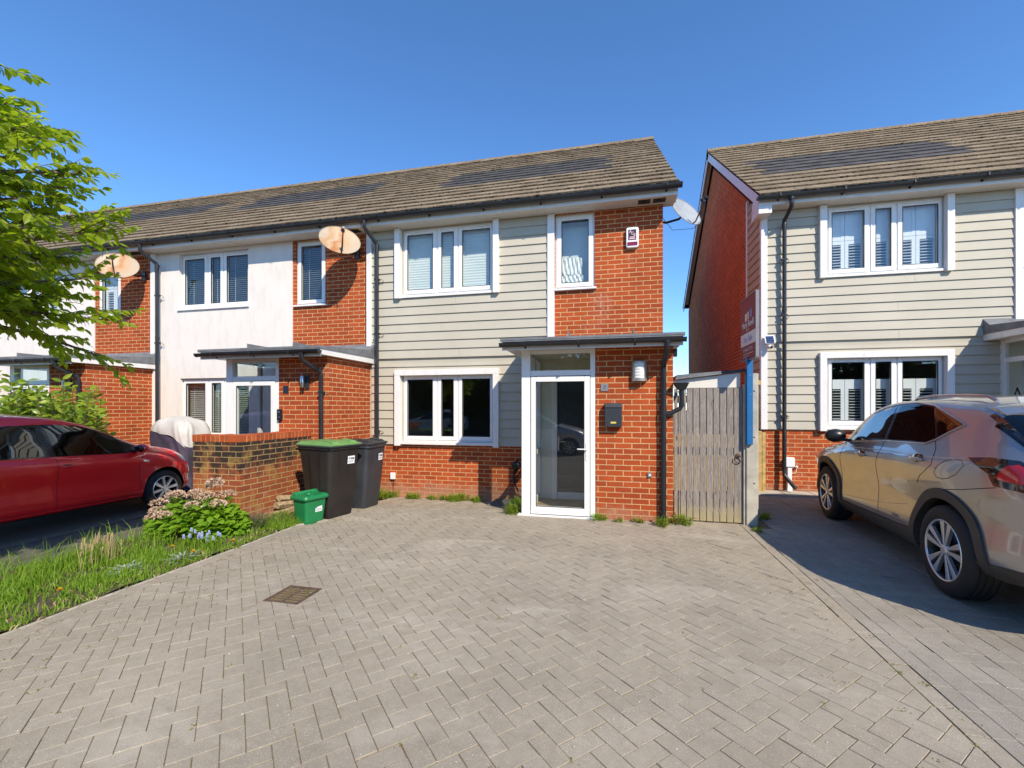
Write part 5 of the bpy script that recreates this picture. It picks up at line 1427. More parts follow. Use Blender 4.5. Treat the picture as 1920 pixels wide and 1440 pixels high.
weed(-1.46, 6.33, .15, 130, 'largest weed clump, beside the left post of the white door frame', True)
weed(-1.50, 6.95, .13, 80, 'dark weed clump behind the door frame by the slab')
weed(-.21, 6.16, .085, 60, 'weed between the white door frame and the brick pier')
weed(.30, 6.14, .06, 40, 'reddish weed under the middle of the brick pier', True)
weed(.04, 6.12, .05, 26, 'tiny reddish weed left of the pier middle', True)
weed(.62, 6.09, .11, 80, 'weed around the foot of the porch downpipe', True)
weed(.85, 6.20, .12, 90, 'weed at the foot of the wooden gate beside the downpipe', True)
weed(-4.05, 7.38, .14, 100, 'weed under the small white cable box')
weed(-4.25, 7.25, .15, 110, 'weed behind the dark grey bin at the downpipe')
weed(-3.55, 7.40, .10, 70, 'weed right of the cable box below the window')
weed(-3.20, 7.42, .08, 50, 'small weed below the left part of the lower window')
weed(-2.68, 7.40, .15, 110, 'tall weed below the middle of the lower window')
weed(-2.35, 7.40, .10, 60, 'weed at the edge of the porch shadow')
weed(-2.95, 7.42, .09, 60, 'low weed below the lower window, left of the tall one')
weed(1.72, 6.02, .05, 30, 'small weed in the joint in front of the concrete post', z=0)
weed(2.02, 6.75, .08, 60, 'weed in the shaded paving behind the concrete post', z=0)
weed(1.98, 7.2, .07, 45, 'farther weed in the shaded paving beside the fence', z=0)
# tufts in paving joints
m = MB()
for k in range(260):
    x = random.choice((random.uniform(-3.9, -3.0), random.uniform(-3.9, 1.6), random.uniform(1.2, 1.75))); y = random.uniform(1.6, 6.0)
    if random.random() < .25: continue
    for j in range(10): leafcard(m, Vector((x+random.gauss(0, .012), y+random.gauss(0, .012), g(x, y)-.004)), Vector((random.uniform(-1, 1), random.uniform(-1, 1), .5)), Vector((0, 0, 1)), random.uniform(.008, .02), .006)
for (bx, by, n_) in ((-3.85, 1.95, 110), (-3.3, 2.3, 70), (-3.6, 3.3, 50), (-3.75, 3.8, 50), (1.68, 3.4, 60), (1.62, 4.1, 50), (1.70, 2.6, 50), (-3.55, 2.45, 110), (-3.75, 2.2, 90), (-3.45, 2.9, 60), (-3.7, 2.75, 60)):
    for k in range(n_): 
        x, y = bx+random.gauss(0, .07), by+random.gauss(0, .05); leafcard(m, Vector((x, y, -.004)), rv(1)+Vector((0, 0, .6)), Vector((0, 0, 1)), random.uniform(.006, .014), .006)
tag(m.build('joint_moss', leaf_mat('joint_moss', (.14, .12, .015), (.22, .20, .03), (.2, .2, .03), .1, .9), kind='stuff'), 'yellow green moss tufts growing in the paving joints', 'moss')
# fallen petals, grit and leaves
m = MB()
for k in range(420):
    x, y = random.uniform(-3.9, 1.6), random.uniform(1.3, 7.0); a = random.uniform(0, 3.1); s_ = random.uniform(.002, .007)
    m.ball((x, y, g(x, y)+.001), (s_, s_*.7, s_*.5), 5, 3, 0, .5)
tag(m.build('grit', plain('grit', (.50, .46, .40), .9, .4, 40), kind='stuff'), 'pale specks of grit scattered over the paving', 'grit')

# bare tree far behind, seen between the houses
random.seed(77)
t = thing('bare_tree', 'leafless tree far behind, seen in the gap between the houses', 'tree', (5.6, 33.0, -.3))
m = MB()
def br(p, d, L, r, depth):
    e = p+d*L; m.tube([tuple(p), tuple(p.lerp(e, .5)+rv(.06*L)), tuple(e)], [r, r*.85, r*.65], 5, caps=False)
    if depth == 0: return
    for k in range(3 if depth > 1 else 4):
        nd = (d+rv(.62)+Vector((0, 0, .10))).normalized(); br(p.lerp(e, random.uniform(.6, 1)), nd, L*random.uniform(.58, .8), max(.009, r*.58), depth-1)
br(Vector((0, 0, 0)), Vector((0, 0, 1)), 1.7, .15, 6)
part(m, 'branches', M['twig'], t)

# ------------------------------------------------------------------ cars
def mono(tab):
    """monotone cubic interpolation through (x, value) pairs"""
    tab = sorted(tab); x = np.array([p[0] for p in tab]); y = np.array([p[1] for p in tab]); h = np.diff(x); dl = np.diff(y)/h
    mm = np.zeros(len(x)); mm[0], mm[-1] = dl[0], dl[-1]
    for i in range(1, len(x)-1):
        mm[i] = 0 if dl[i-1]*dl[i] <= 0 else (h[i-1]+h[i])*3/((2*h[i]+h[i-1])/dl[i-1]+(h[i]+2*h[i-1])/dl[i])
    def f(q):
        q = min(max(q, x[0]), x[-1]); i = int(np.searchsorted(x, q)-1); i = min(max(i, 0), len(h)-1)
        t = (q-x[i])/h[i]; a = t*t*(3-2*t)
        return float(y[i]*(1-a)+y[i+1]*a+h[i]*(t*(1-t)**2*mm[i]-t*t*(1-t)*mm[i+1]))
    return f

class Car:
    NP = 56
    def __init__(s, tabs, x0, x1):
        s.f = {k: mono(v) for k, v in tabs.items()}; s.x0, s.x1 = x0, x1; s.cache = {}
    def prof(s, x):
        k = round(x, 4)
        if k in s.cache: return s.cache[k]
        F = s.f; w, zb, be, ra, wr, zt = F['w'](x), F['zb'](x), F['belt'](x), F['rail'](x), F['wr'](x), F['zt'](x)
        be = max(be, zb+.05); ra = max(ra, be+.02); zt = max(zt, ra+.015); hb = be-zb
        cr = F['crease'](x) if 'crease' in F else 0
        P = [(0, zb), (.6*w, zb), (.86*w, zb+.008), (.955*w, zb+.07*min(1, hb/.5)), (.985*w, zb+.24*hb), (.968*w, zb+.50*hb), (1.0*w, zb+.78*hb), (.985*w, zb+.91*hb), (.945*w, be),
             (.945*w+(wr-.945*w)*.45, be+(ra-be)*.48), (wr, ra), (.86*wr, ra+.55*(zt-ra)), (.5*wr, ra+.90*(zt-ra)), (0, zt)]
        P = np.array(P); d = np.concatenate([[0], np.cumsum(np.hypot(*np.diff(P, axis=0).T)**.5)])
        n = len(P); T = np.zeros_like(P)
        for i in range(n):
            a, b = max(0, i-1), min(n-1, i+1); T[i] = (P[b]-P[a])/(d[b]-d[a])
        T[0] = (1, 0); T[0] *= .5; T[-1] = np.array((-1, 0))*np.linalg.norm(T[-1])
        s.kn = d
        out = []; seg = 5
        for i in range(n-1):
            h = d[i+1]-d[i]
            for j in range(seg):
                t = j/seg; a = (1+2*t)*(1-t)**2; b = t*(1-t)**2; c = t*t*(3-2*t); e = t*t*(t-1)
                out.append(a*P[i]+b*h*T[i]+c*P[i+1]+e*h*T[i+1])
        out.append(P[-1]); out = np.array(out); out[:, 0] = np.maximum(out[:, 0], 0)
        s.cache[k] = out; return out
    def side_y(s, x, z):
        p = s.prof(x)[10:51]   # side part, rising z
        return float(np.interp(z, np.maximum.accumulate(p[:, 1]), p[:, 0]))
    def S(s, x, t):            # t in 0..65 along the half section
        p = s.prof(x); i = int(min(max(t, 0), len(p)-1.001)); f = t-i
        return p[i]*(1-f)+p[i+1]*f
    def body(s, xs):
        n = len(s.prof(xs[0])); vs = []; N2 = 2*n-2
        for x in xs:
            p = s.prof(x)
            vs += [(x, q[0], q[1]) for q in p]+[(x, -q[0], q[1]) for q in p[-2:0:-1]]
        K = len(xs)
        fs = [(k*N2+j, k*N2+(j+1) % N2, (k+1)*N2+(j+1) % N2, (k+1)*N2+j) for k in range(K-1) for j in range(N2)]
        fs += [tuple(range(N2))[::-1], tuple(range((K-1)*N2, K*N2))]
        return vs, fs
    def side_poly(s, mb, poly, off, sides=(1, -1), step=.05, inset=0, mi=0):
        """polygon drawn in side view, wrapped onto the flank and lifted by off"""
        bm = bmesh.new(); f = bm.faces.new([bm.verts.new((x, 0, z)) for x, z in poly])
        xs = [p[0] for p in poly]; zs = [p[1] for p in poly]
        for ax, lo, hi in ((0, min(xs), max(xs)), (2, min(zs), max(zs))):
            q = lo+step
            while q < hi-.005:
                no = (1, 0, 0) if ax == 0 else (0, 0, 1); co = (q, 0, 0) if ax == 0 else (0, 0, q)
                bmesh.ops.bisect_plane(bm, geom=bm.verts[:]+bm.edges[:]+bm.faces[:], plane_co=co, plane_no=no); q += step
        bm.verts.ensure_lookup_table(); bm.faces.ensure_lookup_table()
        for i, v in enumerate(bm.verts): v.index = i
        for sg in sides:
            vs = []
            for v in bm.verts:
                x, z = v.co.x, v.co.z; y = s.side_y(x, z); e = .01
                dyx = (s.side_y(x+e, z)-s.side_y(x-e, z))/(2*e); dyz = (s.side_y(x, z+e)-s.side_y(x, z-e))/(2*e)
                nv = Vector((-dyx, 1, -dyz)).normalized(); p = Vector((x, y, z))+nv*off
                vs.append((p.x, sg*p.y, p.z))
            fs = [tuple(v.index for v in f.verts) for f in bm.faces]
            # make them face outwards
            a, b, c = [Vector(vs[i]) for i in fs[0][:3]]
            if (b-a).cross(c-a).y*sg < 0: fs = [f[::-1] for f in fs]
            mb.add(vs, fs, mi, .5)
        bm.free()
    def side_line(s, mb, pts, r, off=0, sides=(1, -1), sub=10, n=6, closed=False):
        q = []
        pts = list(pts)+([pts[0]] if closed else [])
        for (a, b) in zip(pts[:-1], pts[1:]):
            k = max(1, int(math.hypot(b[0]-a[0], b[1]-a[1])/.03))
            q += [(a[0]+(b[0]-a[0])*i/k, a[1]+(b[1]-a[1])*i/k) for i in range(k)]
        q.append(pts[-1])
        for sg in sides: mb.tube([(x, sg*(s.side_y(x, z)+off), z) for x, z in q], r, n)
    def top_patch(s, mb, xa, xb, ta, tb, off, nx=14, nt=14, shrink=None):
        """patch across the top: x from xa to xb, section parameter ta..tb, both halves joined over the middle"""
        vs = []
        for i in range(nx+1):
            x = xa+(xb-xa)*i/nx; row = []
            t0 = ta(x) if callable(ta) else ta
            for j in range(nt+1):
                t = t0+(tb-t0)*j/nt; p = s.S(x, t); e = .012
                pu = s.S(min(x+e, s.x1), t); pd = s.S(max(x-e, s.x0), t); pt = s.S(x, min(t+.4, 64.9)); pb = s.S(x, max(t-.4, 0))
                du = Vector((2*e, pu[0]-pd[0], pu[1]-pd[1])); dv = Vector((0, pt[0]-pb[0], pt[1]-pb[1])); nv = dv.cross(du) if False else du.cross(dv)
                if nv.z < 0 and abs(nv.z) > 1e-6: nv = -nv
                nv = nv.normalized() if nv.length > 1e-9 else Vector((0, 0, 1)); q = Vector((x, p[0], p[1]))+nv*off
                row.append(q)
            vs += [tuple(q) for q in row]+[(q.x, -q.y, q.z) for q in row[-2::-1]]
        w_ = 2*nt+1
        mb.add(vs, [(i*w_+j, (i+1)*w_+j, (i+1)*w_+j+1, i*w_+j+1) for i in range(nx) for j in range(w_-1)], 0, .5)

def cut_arches(o, centres, r, dark, wide=1.3, inner=.52):
    cm = MB()
    for (cx, cz) in centres:
        for sg in (-1, 1):
            cm.lathe([(0, inner), (r, inner), (r, wide), (0, wide)], (0, sg, 0), (cx, 0, cz), 64)
    cm.mi = [1]*len(cm.f); c = cm.build('cutter', [o.data.materials[0], dark], o.parent)
    bm = bmesh.new(); bm.from_mesh(c.data); bmesh.ops.remove_doubles(bm, verts=bm.verts, dist=1e-5); bmesh.ops.recalc_face_normals(bm, faces=bm.faces); bm.to_mesh(c.data); bm.free()
    bm = bmesh.new(); bm.from_mesh(o.data); bmesh.ops.remove_doubles(bm, verts=bm.verts, dist=2e-5); bmesh.ops.dissolve_degenerate(bm, edges=bm.edges, dist=1e-5); bmesh.ops.recalc_face_normals(bm, faces=bm.faces)
    bm.to_mesh(o.data); bm.free()
    md = o.modifiers.new('cut', 'BOOLEAN'); md.object = c; md.operation = 'DIFFERENCE'; md.solver = 'EXACT'
    try: md.material_mode = 'TRANSFER'
    except Exception: pass
    dg = bpy.context.evaluated_depsgraph_get(); dg.update()
    me = D.meshes.new_from_object(o.evaluated_get(dg)); old = o.data; o.modifiers.clear(); o.data = me; D.objects.remove(c); D.meshes.remove(old)
    me.shade_smooth(); me.set_sharp_from_angle(angle=R(38)); me.name = o.name

def wheel(par, cx, y, cz, sg, Rw, Rr, wid, style):
    """wheel with its face towards sg*y; y is the outer face"""
    t = MB(); h = wid; c = (cx, y, cz); ax = (0, sg, 0)
    prof = [(Rr-.012, -.012), (Rr+.006, .0), (Rr+.02, .006), ((Rw+Rr)/2, .010), (Rw-.035, .0), (Rw-.012, -.014), (Rw-.003, -.030)]
    for k in range(4):
        a = -.030-(h-.06)*(k+.42)/4; prof += [(Rw, a+.003), (Rw-.007, a), (Rw-.007, a-.008), (Rw, a-.011)]
    prof += [(Rw-.003, -h+.03), (Rw-.02, -h), (Rr, -h)]
    t.lathe(prof, ax, c, 72); ty = part(t, 'wheel', M['rubber'], par, smooth=True, angle=50)
    rm = MB(); rm.lathe([(Rr+.004, -.002), (Rr-.002, .003), (Rr-.009, .0), (Rr-.012, -.008)], ax, c, 64)
    dk = MB(); dk.lathe([(Rr-.012, -.009), (Rr-.02, -.02), (Rr-.03, -.12)], ax, c, 64); dk.lathe([(0, -.11), (Rr-.02, -.11)], ax, c, 40); dk.lathe([(0, -.075), (.13, -.075), (.14, -.085), (.14, -.1)], ax, c, 40)
    def spoke(a, r0, r1, w0, w1, d0, d1, dd, tgt):
        u = Vector((math.cos(a), 0, math.sin(a))); v = Vector((-math.sin(a), 0, math.cos(a))); cc = Vector(c); n = Vector((0, sg, 0))
        P = [u*r0-v*w0+n*(d0-dd), u*r0+v*w0+n*(d0-dd), u*r1+v*w1+n*(d1-dd), u*r1-v*w1+n*(d1-dd)]; Q = [p+n*dd for p in P]
        tgt.hexa([tuple(cc+p) for p in P]+[tuple(cc+q) for q in Q])
    sp = MB()
    if style == 'suv':
        for k in range(5):
            a0 = R(90+72*k+8)
            for da in (-.215, .215):
                a = a0+da; 
                spoke(a, .04, Rr-.006, .007, .026, -.010, -.003, .03, sp); spoke(a-.10*(1 if da > 0 else -1), .05, Rr-.008, .010, .016, -.020, -.016, .03, dk)
    else:
        for k in range(8): spoke(R(45*k+10), .03, Rr-.006, .016, .024, -.008, -.006, .03, sp)
    sp.lathe([(0, -.002), (.030, -.003), (.042, -.010), (.05, -.03)], ax, c, 24)
    rim = part(rm, 'rim', M['alloy'], ty, smooth=True, angle=40); part(sp, 'spokes', M['alloy'], ty, bevel=.003); part(dk, 'brake', M['alloy_dk'], ty, smooth=True)
    return ty

# ---- the taupe SUV: x forward from the rear axle
suvT = dict(
    zt=[(-.98, .60), (-.972, .88), (-.93, 1.04), (-.86, 1.135), (-.72, 1.255), (-.5, 1.42), (-.32, 1.535), (-.15, 1.595), (.2, 1.640), (.8, 1.648), (1.25, 1.635), (1.57, 1.59), (1.85, 1.495), (2.1, 1.35), (2.35, 1.19), (2.55, 1.105), (3.0, 1.03), (3.35, .94), (3.55, .82), (3.63, .68), (3.65, .56)],
    rail=[(-.98, .57), (-.972, .80), (-.93, .985), (-.86, 1.08), (-.72, 1.19), (-.5, 1.335), (-.32, 1.435), (-.12, 1.505), (.2, 1.548), (.73, 1.572), (1.2, 1.560), (1.55, 1.522), (1.83, 1.435), (2.06, 1.305), (2.28, 1.155), (2.5, 1.06), (3.0, .975), (3.35, .88), (3.55, .76), (3.63, .62), (3.65, .53)],
    wr=[(-.98, .50), (-.93, .62), (-.86, .665), (-.72, .71), (-.5, .705), (-.15, .695), (.2, .695), (.8, .705), (1.4, .705), (1.9, .725), (2.25, .76), (2.55, .775), (3.2, .74), (3.5, .62), (3.65, .40)],
    belt=[(-.98, .53), (-.972, .70), (-.93, .88), (-.86, 1.0), (-.72, 1.105), (-.3, 1.16), (.3, 1.155), (1.0, 1.13), (1.9, 1.085), (2.3, 1.045), (2.6, .985), (3.2, .90), (3.5, .78), (3.65, .50)],
    w=[(-.98, .60), (-.972, .67), (-.94, .735), (-.86, .80), (-.72, .86), (-.4, .912), (0, .925), (.45, .918), (.9, .902), (1.4, .898), (2.1, .908), (2.66, .918), (3.1, .885), (3.4, .79), (3.58, .63), (3.65, .45)],
    zb=[(-.98, .44), (-.95, .38), (-.8, .33), (-.45, .29), (.1, .24), (2.5, .22), (3.3, .22), (3.6, .28), (3.65, .40)])
hd = 5.3
sx_, sy_ = 2.62+.905*math.cos(R(hd)), 4.34-.905*math.sin(R(hd))
suv = thing('parked_suv', 'taupe metallic SUV parked nose to the right house', 'car', (sx_, sy_, .0), R(90-hd))
C = Car(suvT, -.98, 3.65)
xs = sorted(set([round(v, 3) for v in [-.98, -.978, -.974, -.968, -.96, -.95, -.94, -.93, -.915, -.90, -.88, -.86]+list(np.arange(-.83, 3.4, .035))+[3.42, 3.46, 3.5, 3.53, 3.56, 3.58, 3.60, 3.62, 3.635, 3.645, 3.65]]))
vs, fs = C.body(xs); m = MB(); m.add(vs, fs, 0, .5)
body = m.build('body', [M['taupe'], M['ink']], suv, smooth=True, angle=180)
WC = [(0, .365), (2.66, .365)]
cut_arches(body, WC, .425, M['ink'])
for cx, cz in WC:
    for sg in (1, -1): wheel(suv, cx, sg*.908, cz, sg, .366, .245, .225, 'suv')
# arch mouldings and sills
def arch_band(C, mb, cx, cz, r0, r1, a0, a1, off, sides):
    N = 40
    for sg in sides:
        vs = []
        for i in range(N+1):
            a = R(a0+(a1-a0)*i/N)
            for r_, o in ((r0, -.05), (r0, off), (r1, off), (r1+.004, -.004)):
                x, z = cx+r_*math.cos(a), max(cz+r_*math.sin(a), C.f['zb'](cx+r_*math.cos(a))+.03); vs.append((x, sg*(C.side_y(x, z)+o), z))
        f_ = [(i*4+j, (i+1)*4+j, (i+1)*4+j+1, i*4+j+1) for i in range(N) for j in range(3)]+[(0, 1, 2, 3), (N*4+3, N*4+2, N*4+1, N*4)]
        mb.add(vs, f_ if sg < 0 else [q[::-1] for q in f_], 0, .5)
for sg in (1, -1):
    for cx, a0, a1 in ((0, -8, 196), (2.66, -14, 186)):
        m = MB(); arch_band(C, m, cx, .365, .420, .500, a0, a1, .016, (sg,)); part(m, 'arch_moulding', M['cladplastic'], suv, smooth=True, angle=40)
def flank(C, root, name, mat, polys=(), off=0, lines=(), step=.05):
    for sg in (1, -1):
        m = MB()
        for p in polys: C.side_poly(m, p, off, (sg,), step)
        for ln, r_, o_ in lines: C.side_line(m, ln, r_, o_, (sg,))
        part(m, name, mat, root, smooth=True)
flank(C, suv, 'sill_moulding', M['cladplastic'], [[(.40, .26), (2.24, .24), (2.25, .36), (1.5, .375), (.8, .40), (.49, .43)]], .012)
flank(C, suv, 'bumper_moulding', M['cladplastic'], [[(-.93, .36), (-.45, .31), (-.38, .40), (-.60, .43), (-.94, .46)]], .008)
DLO = [(2.06, 1.120), (1.145, 1.190), (.372, 1.218), (.248, 1.260), (.12, 1.329), (.002, 1.388), (.03, 1.405), (.25, 1.467), (.51, 1.545), (.787, 1.574), (1.106, 1.566), (1.387, 1.530), (1.655, 1.462), (1.875, 1.335), (2.03, 1.185)]
flank(C, suv, 'window_frame', M['lampdark'], [DLO], .003)
flank(C, suv, 'front_side_window', M['glass_car'], [[(1.945, 1.155), (1.20, 1.202), (1.165, 1.538), (1.345, 1.510), (1.63, 1.438), (1.80, 1.330), (1.90, 1.23)]], .007)
flank(C, suv, 'rear_side_window', M['glass_priv'], [[(1.115, 1.204), (.395, 1.230), (.275, 1.268), (.51, 1.533), (.777, 1.560), (1.095, 1.553)]], .007)
flank(C, suv, 'quarter_window', M['glass_priv'], [[(.242, 1.290), (.118, 1.350), (.070, 1.382), (.235, 1.440), (.455, 1.515)]], .007)
flank(C, suv, 'window_chrome', M['chrome'], lines=[([(2.07, 1.115), (1.145, 1.184), (.372, 1.212), (.243, 1.254), (.115, 1.324), (-.024, 1.392)], .0085, .003), ([(-.024, 1.392), (.03, 1.413), (.25, 1.475), (.51, 1.552), (.787, 1.580), (1.106, 1.572), (1.387, 1.536), (1.655, 1.468)], .008, .002)])
m = MB(); C.top_patch(m, 1.62, 2.36, 52, 65, .004); part(m, 'windscreen', M['glass_car'], suv, smooth=True)
m = MB(); C.top_patch(m, -.80, -.30, 48, 65, .006, 14, 16); part(m, 'rear_window', M['glass_priv'], suv, smooth=True)
flank(C, suv, 'pillar_trim', M['lampdark'], [[(-.19, 1.468), (-.34, 1.40), (-.60, 1.262), (-.75, 1.165), (-.71, 1.215), (-.48, 1.36), (-.32, 1.455), (-.24, 1.49)]], .006)
m = MB(); vs = []      # roof spoiler, its trailing edge bowed rearwards in the middle
for j in range(41):
    a = (j-20)/20; y_ = .675*a; dz_ = -.075*abs(a)**2.2; xe = -.60+.30*abs(a)**2.0
    vs += [(-.06, y_, 1.618+dz_*1.15), (-.20, y_, 1.606+dz_), (xe, y_, 1.555+dz_*1.0), (xe+.004, y_, 1.535+dz_), (xe+.10, y_, 1.525+dz_), (-.10, y_, 1.545+dz_)]
m.add(vs, [(i*6+k, i*6+k+1, (i+1)*6+k+1, (i+1)*6+k) for i in range(40) for k in range(5)]+[tuple(range(6))[::-1], tuple(range(240, 246))])
part(m, 'spoiler', M['taupe'], suv, smooth=True, angle=45)
flank(C, suv, 'shut_lines', M['ink'], lines=[
    ([(2.12, 1.09), (2.16, .95), (2.17, .60), (2.13, .40)], .0035, -.001), ([(1.17, 1.18), (1.20, .9), (1.20, .6), (1.18, .42)], .0035, -.001),
    ([(.256, 1.25), (.184, 1.181), (.137, 1.053), (.22, .985), (.309, .93), (.37, .86)], .0035, -.001), ([(2.13, .40), (1.18, .42), (.60, .44)], .003, -.001),
    ([(.0, .862), (-.048, .87), (-.257, .905), (-.58, .975)], .0035, -.001), ([(2.14, 1.09), (2.6, 1.0), (3.1, .925), (3.42, .84)], .0035, -.001)])
m = MB(); C.side_line(m, [(.081, .988), (.046, .956), (-.03, .952), (-.113, .970), (-.201, 1.013), (-.26, 1.088), (-.216, 1.122), (-.113, 1.125), (-.026, 1.10), (.05, 1.05)], .003, -.001, (1,), closed=True); part(m, 'fuel_flap', M['ink'], suv, smooth=True)
flank(C, suv, 'body_crease', M['taupe'], lines=[([(3.2, .905), (2.7, .985), (2.1, 1.045), (1.0, 1.085), (.2, 1.105), (-.25, 1.135)], .007, -.0035), ([(2.12, .44), (1.6, .485), (1.0, .555), (.60, .625)], .008, -.004)])
# handles with dished recess
for hx_, hz_ in ((1.585, .994), (.385, 1.072)):
    for sg in (1, -1):
        y_ = C.side_y(hx_, hz_)
        m = MB(); m.ball((hx_, sg*(y_-.012), hz_), (.108, .022, .054), 20, 10); rec = part(m, 'handle_recess', M['lampdark'], suv, smooth=True)
        m = MB(); m.tube([(hx_-.11, sg*(y_+.004), hz_), (hx_-.05, sg*(y_+.026), hz_+.002), (hx_+.05, sg*(y_+.026), hz_+.002), (hx_+.10, sg*(y_+.004), hz_)], [.012, .017, .017, .012], 10); part(m, 'door_handle', M['taupe'], suv, smooth=True)
# mirrors
for sg in (1, -1):
    m = MB(); m.ball((2.08, sg*.985, 1.180), (.085, .115, .085), 18, 12, 0); mi_ = part(m, 'mirror', M['black'], suv, smooth=True)
    m = MB(); m.hexa([(2.12, sg*.82, 1.10), (2.03, sg*.82, 1.10), (2.03, sg*.97, 1.12), (2.12, sg*.97, 1.12), (2.12, sg*.82, 1.14), (2.03, sg*.82, 1.14), (2.03, sg*.97, 1.16), (2.12, sg*.97, 1.16)]); part(m, 'mirror_arm', M['black'], mi_)
# tail lamps
TL = [(-.255, 1.150), (-.454, 1.172), (-.635, 1.168), (-.82, 1.10), (-.90, 1.03), (-.925, .96), (-.85, .965), (-.72, .975), (-.566, .984), (-.507, 1.062), (-.366, 1.112)]
for sg in (1, -1):
    m = MB(); C.side_poly(m, TL, .006, (sg,), .03); tl = part(m, 'tail_lamp', M['lampdark'], suv, smooth=True)
    m = MB(); C.side_poly(m, [(-.604, 1.125), (-.66, 1.140), (-.82, 1.078), (-.89, 1.02), (-.90, .995), (-.75, 1.020), (-.594, 1.030), (-.58, 1.06)], .012, (sg,), .025); part(m, 'red_lens', M['lampred'], tl, smooth=True)
    m = MB(); C.side_poly(m, [(3.25, .875), (3.52, .755), (3.595, .66), (3.50, .70), (3.2, .80)], .006, (sg,), .03); part(m, 'headlamp', M['headlamp'], suv, smooth=True)
# roof rails, fin
for sg in (1, -1):
    m = MB(); m.tube([(-.05, sg*.585, 1.585), (.05, sg*.585, 1.625), (.3, sg*.595, 1.640), (.8, sg*.60, 1.645), (1.05, sg*.60, 1.625), (1.12, sg*.60, 1.585)], .013, 8); part(m, 'roof_rail', M['chrome'], suv, smooth=True)
m = MB(); m.prism([(-.02, -.012, 1.60), (.16, -.012, 1.62), (.06, -.012, 1.675), (-.01, -.012, 1.67)], (0, .024, 0)); part(m, 'antenna', M['taupe'], suv)
text_mesh('HYBRID', .042, M['chrome'], 'side_badge', suv, face_mtx((.80, C.side_y(.80, .47)+.004, .47), (-1, 0, 0), (0, .03, 1)), .001)
# rear bumper lower trim, plate, exhaust
boxpart('number_plate', M['gold'], suv, -.990, -.983, -.26, .26, .70, .81)
m = MB(); m.box(.3, 2.3, -.6, .6, .2, .3); part(m, 'underside', M['ink'], suv)
# seats seen faintly through the glass
m = MB()
for sx in (1.15, .2):
    for sg in (-.38, .38): m.box(sx-.12, sx+.1, sg-.22, sg+.22, .7, 1.22); m.box(sx-.1, sx+.05, sg-.12, sg+.12, 1.24, 1.40)

# ---- the red hatchback
redT = dict(
    zt=[(-.60, .52), (-.592, .80), (-.55, .97), (-.46, 1.12), (-.33, 1.36), (-.15, 1.445), (.2, 1.475), (.6, 1.480), (1.0, 1.455), (1.4, 1.375), (1.8, 1.18), (2.1, 1.035), (2.3, .985), (2.6, .915), (2.82, .825), (2.96, .69), (3.04, .56), (3.055, .49)],
    rail=[(-.60, .49), (-.592, .74), (-.55, .90), (-.46, 1.05), (-.33, 1.275), (-.15, 1.365), (.2, 1.395), (.6, 1.398), (1.0, 1.375), (1.4, 1.295), (1.8, 1.105), (2.1, .985), (2.3, .935), (2.6, .865), (2.82, .77), (2.96, .635), (3.055, .46)],
    wr=[(-.60, .45), (-.5, .60), (-.2, .60), (.5, .62), (1.2, .62), (1.7, .645), (2.1, .69), (2.4, .70), (2.75, .64), (2.95, .50), (3.055, .34)],
    belt=[(-.60, .46), (-.592, .62), (-.55, .78), (-.45, .90), (-.2, .93), (.5, .925), (1.0, .91), (1.9, .875), (2.3, .86), (2.6, .80), (2.82, .70), (2.96, .57), (3.055, .43)],
    w=[(-.60, .58), (-.56, .68), (-.4, .76), (0, .815), (.6, .822), (1.4, .822), (2.2, .822), (2.55, .81), (2.77, .755), (2.92, .66), (3.02, .51), (3.055, .37)],
    zb=[(-.60, .38), (-.5, .27), (-.2, .22), (.3, .19), (2.1, .19), (2.75, .20), (2.97, .25), (3.055, .36)])
C2 = Car(redT, -.60, 3.055)
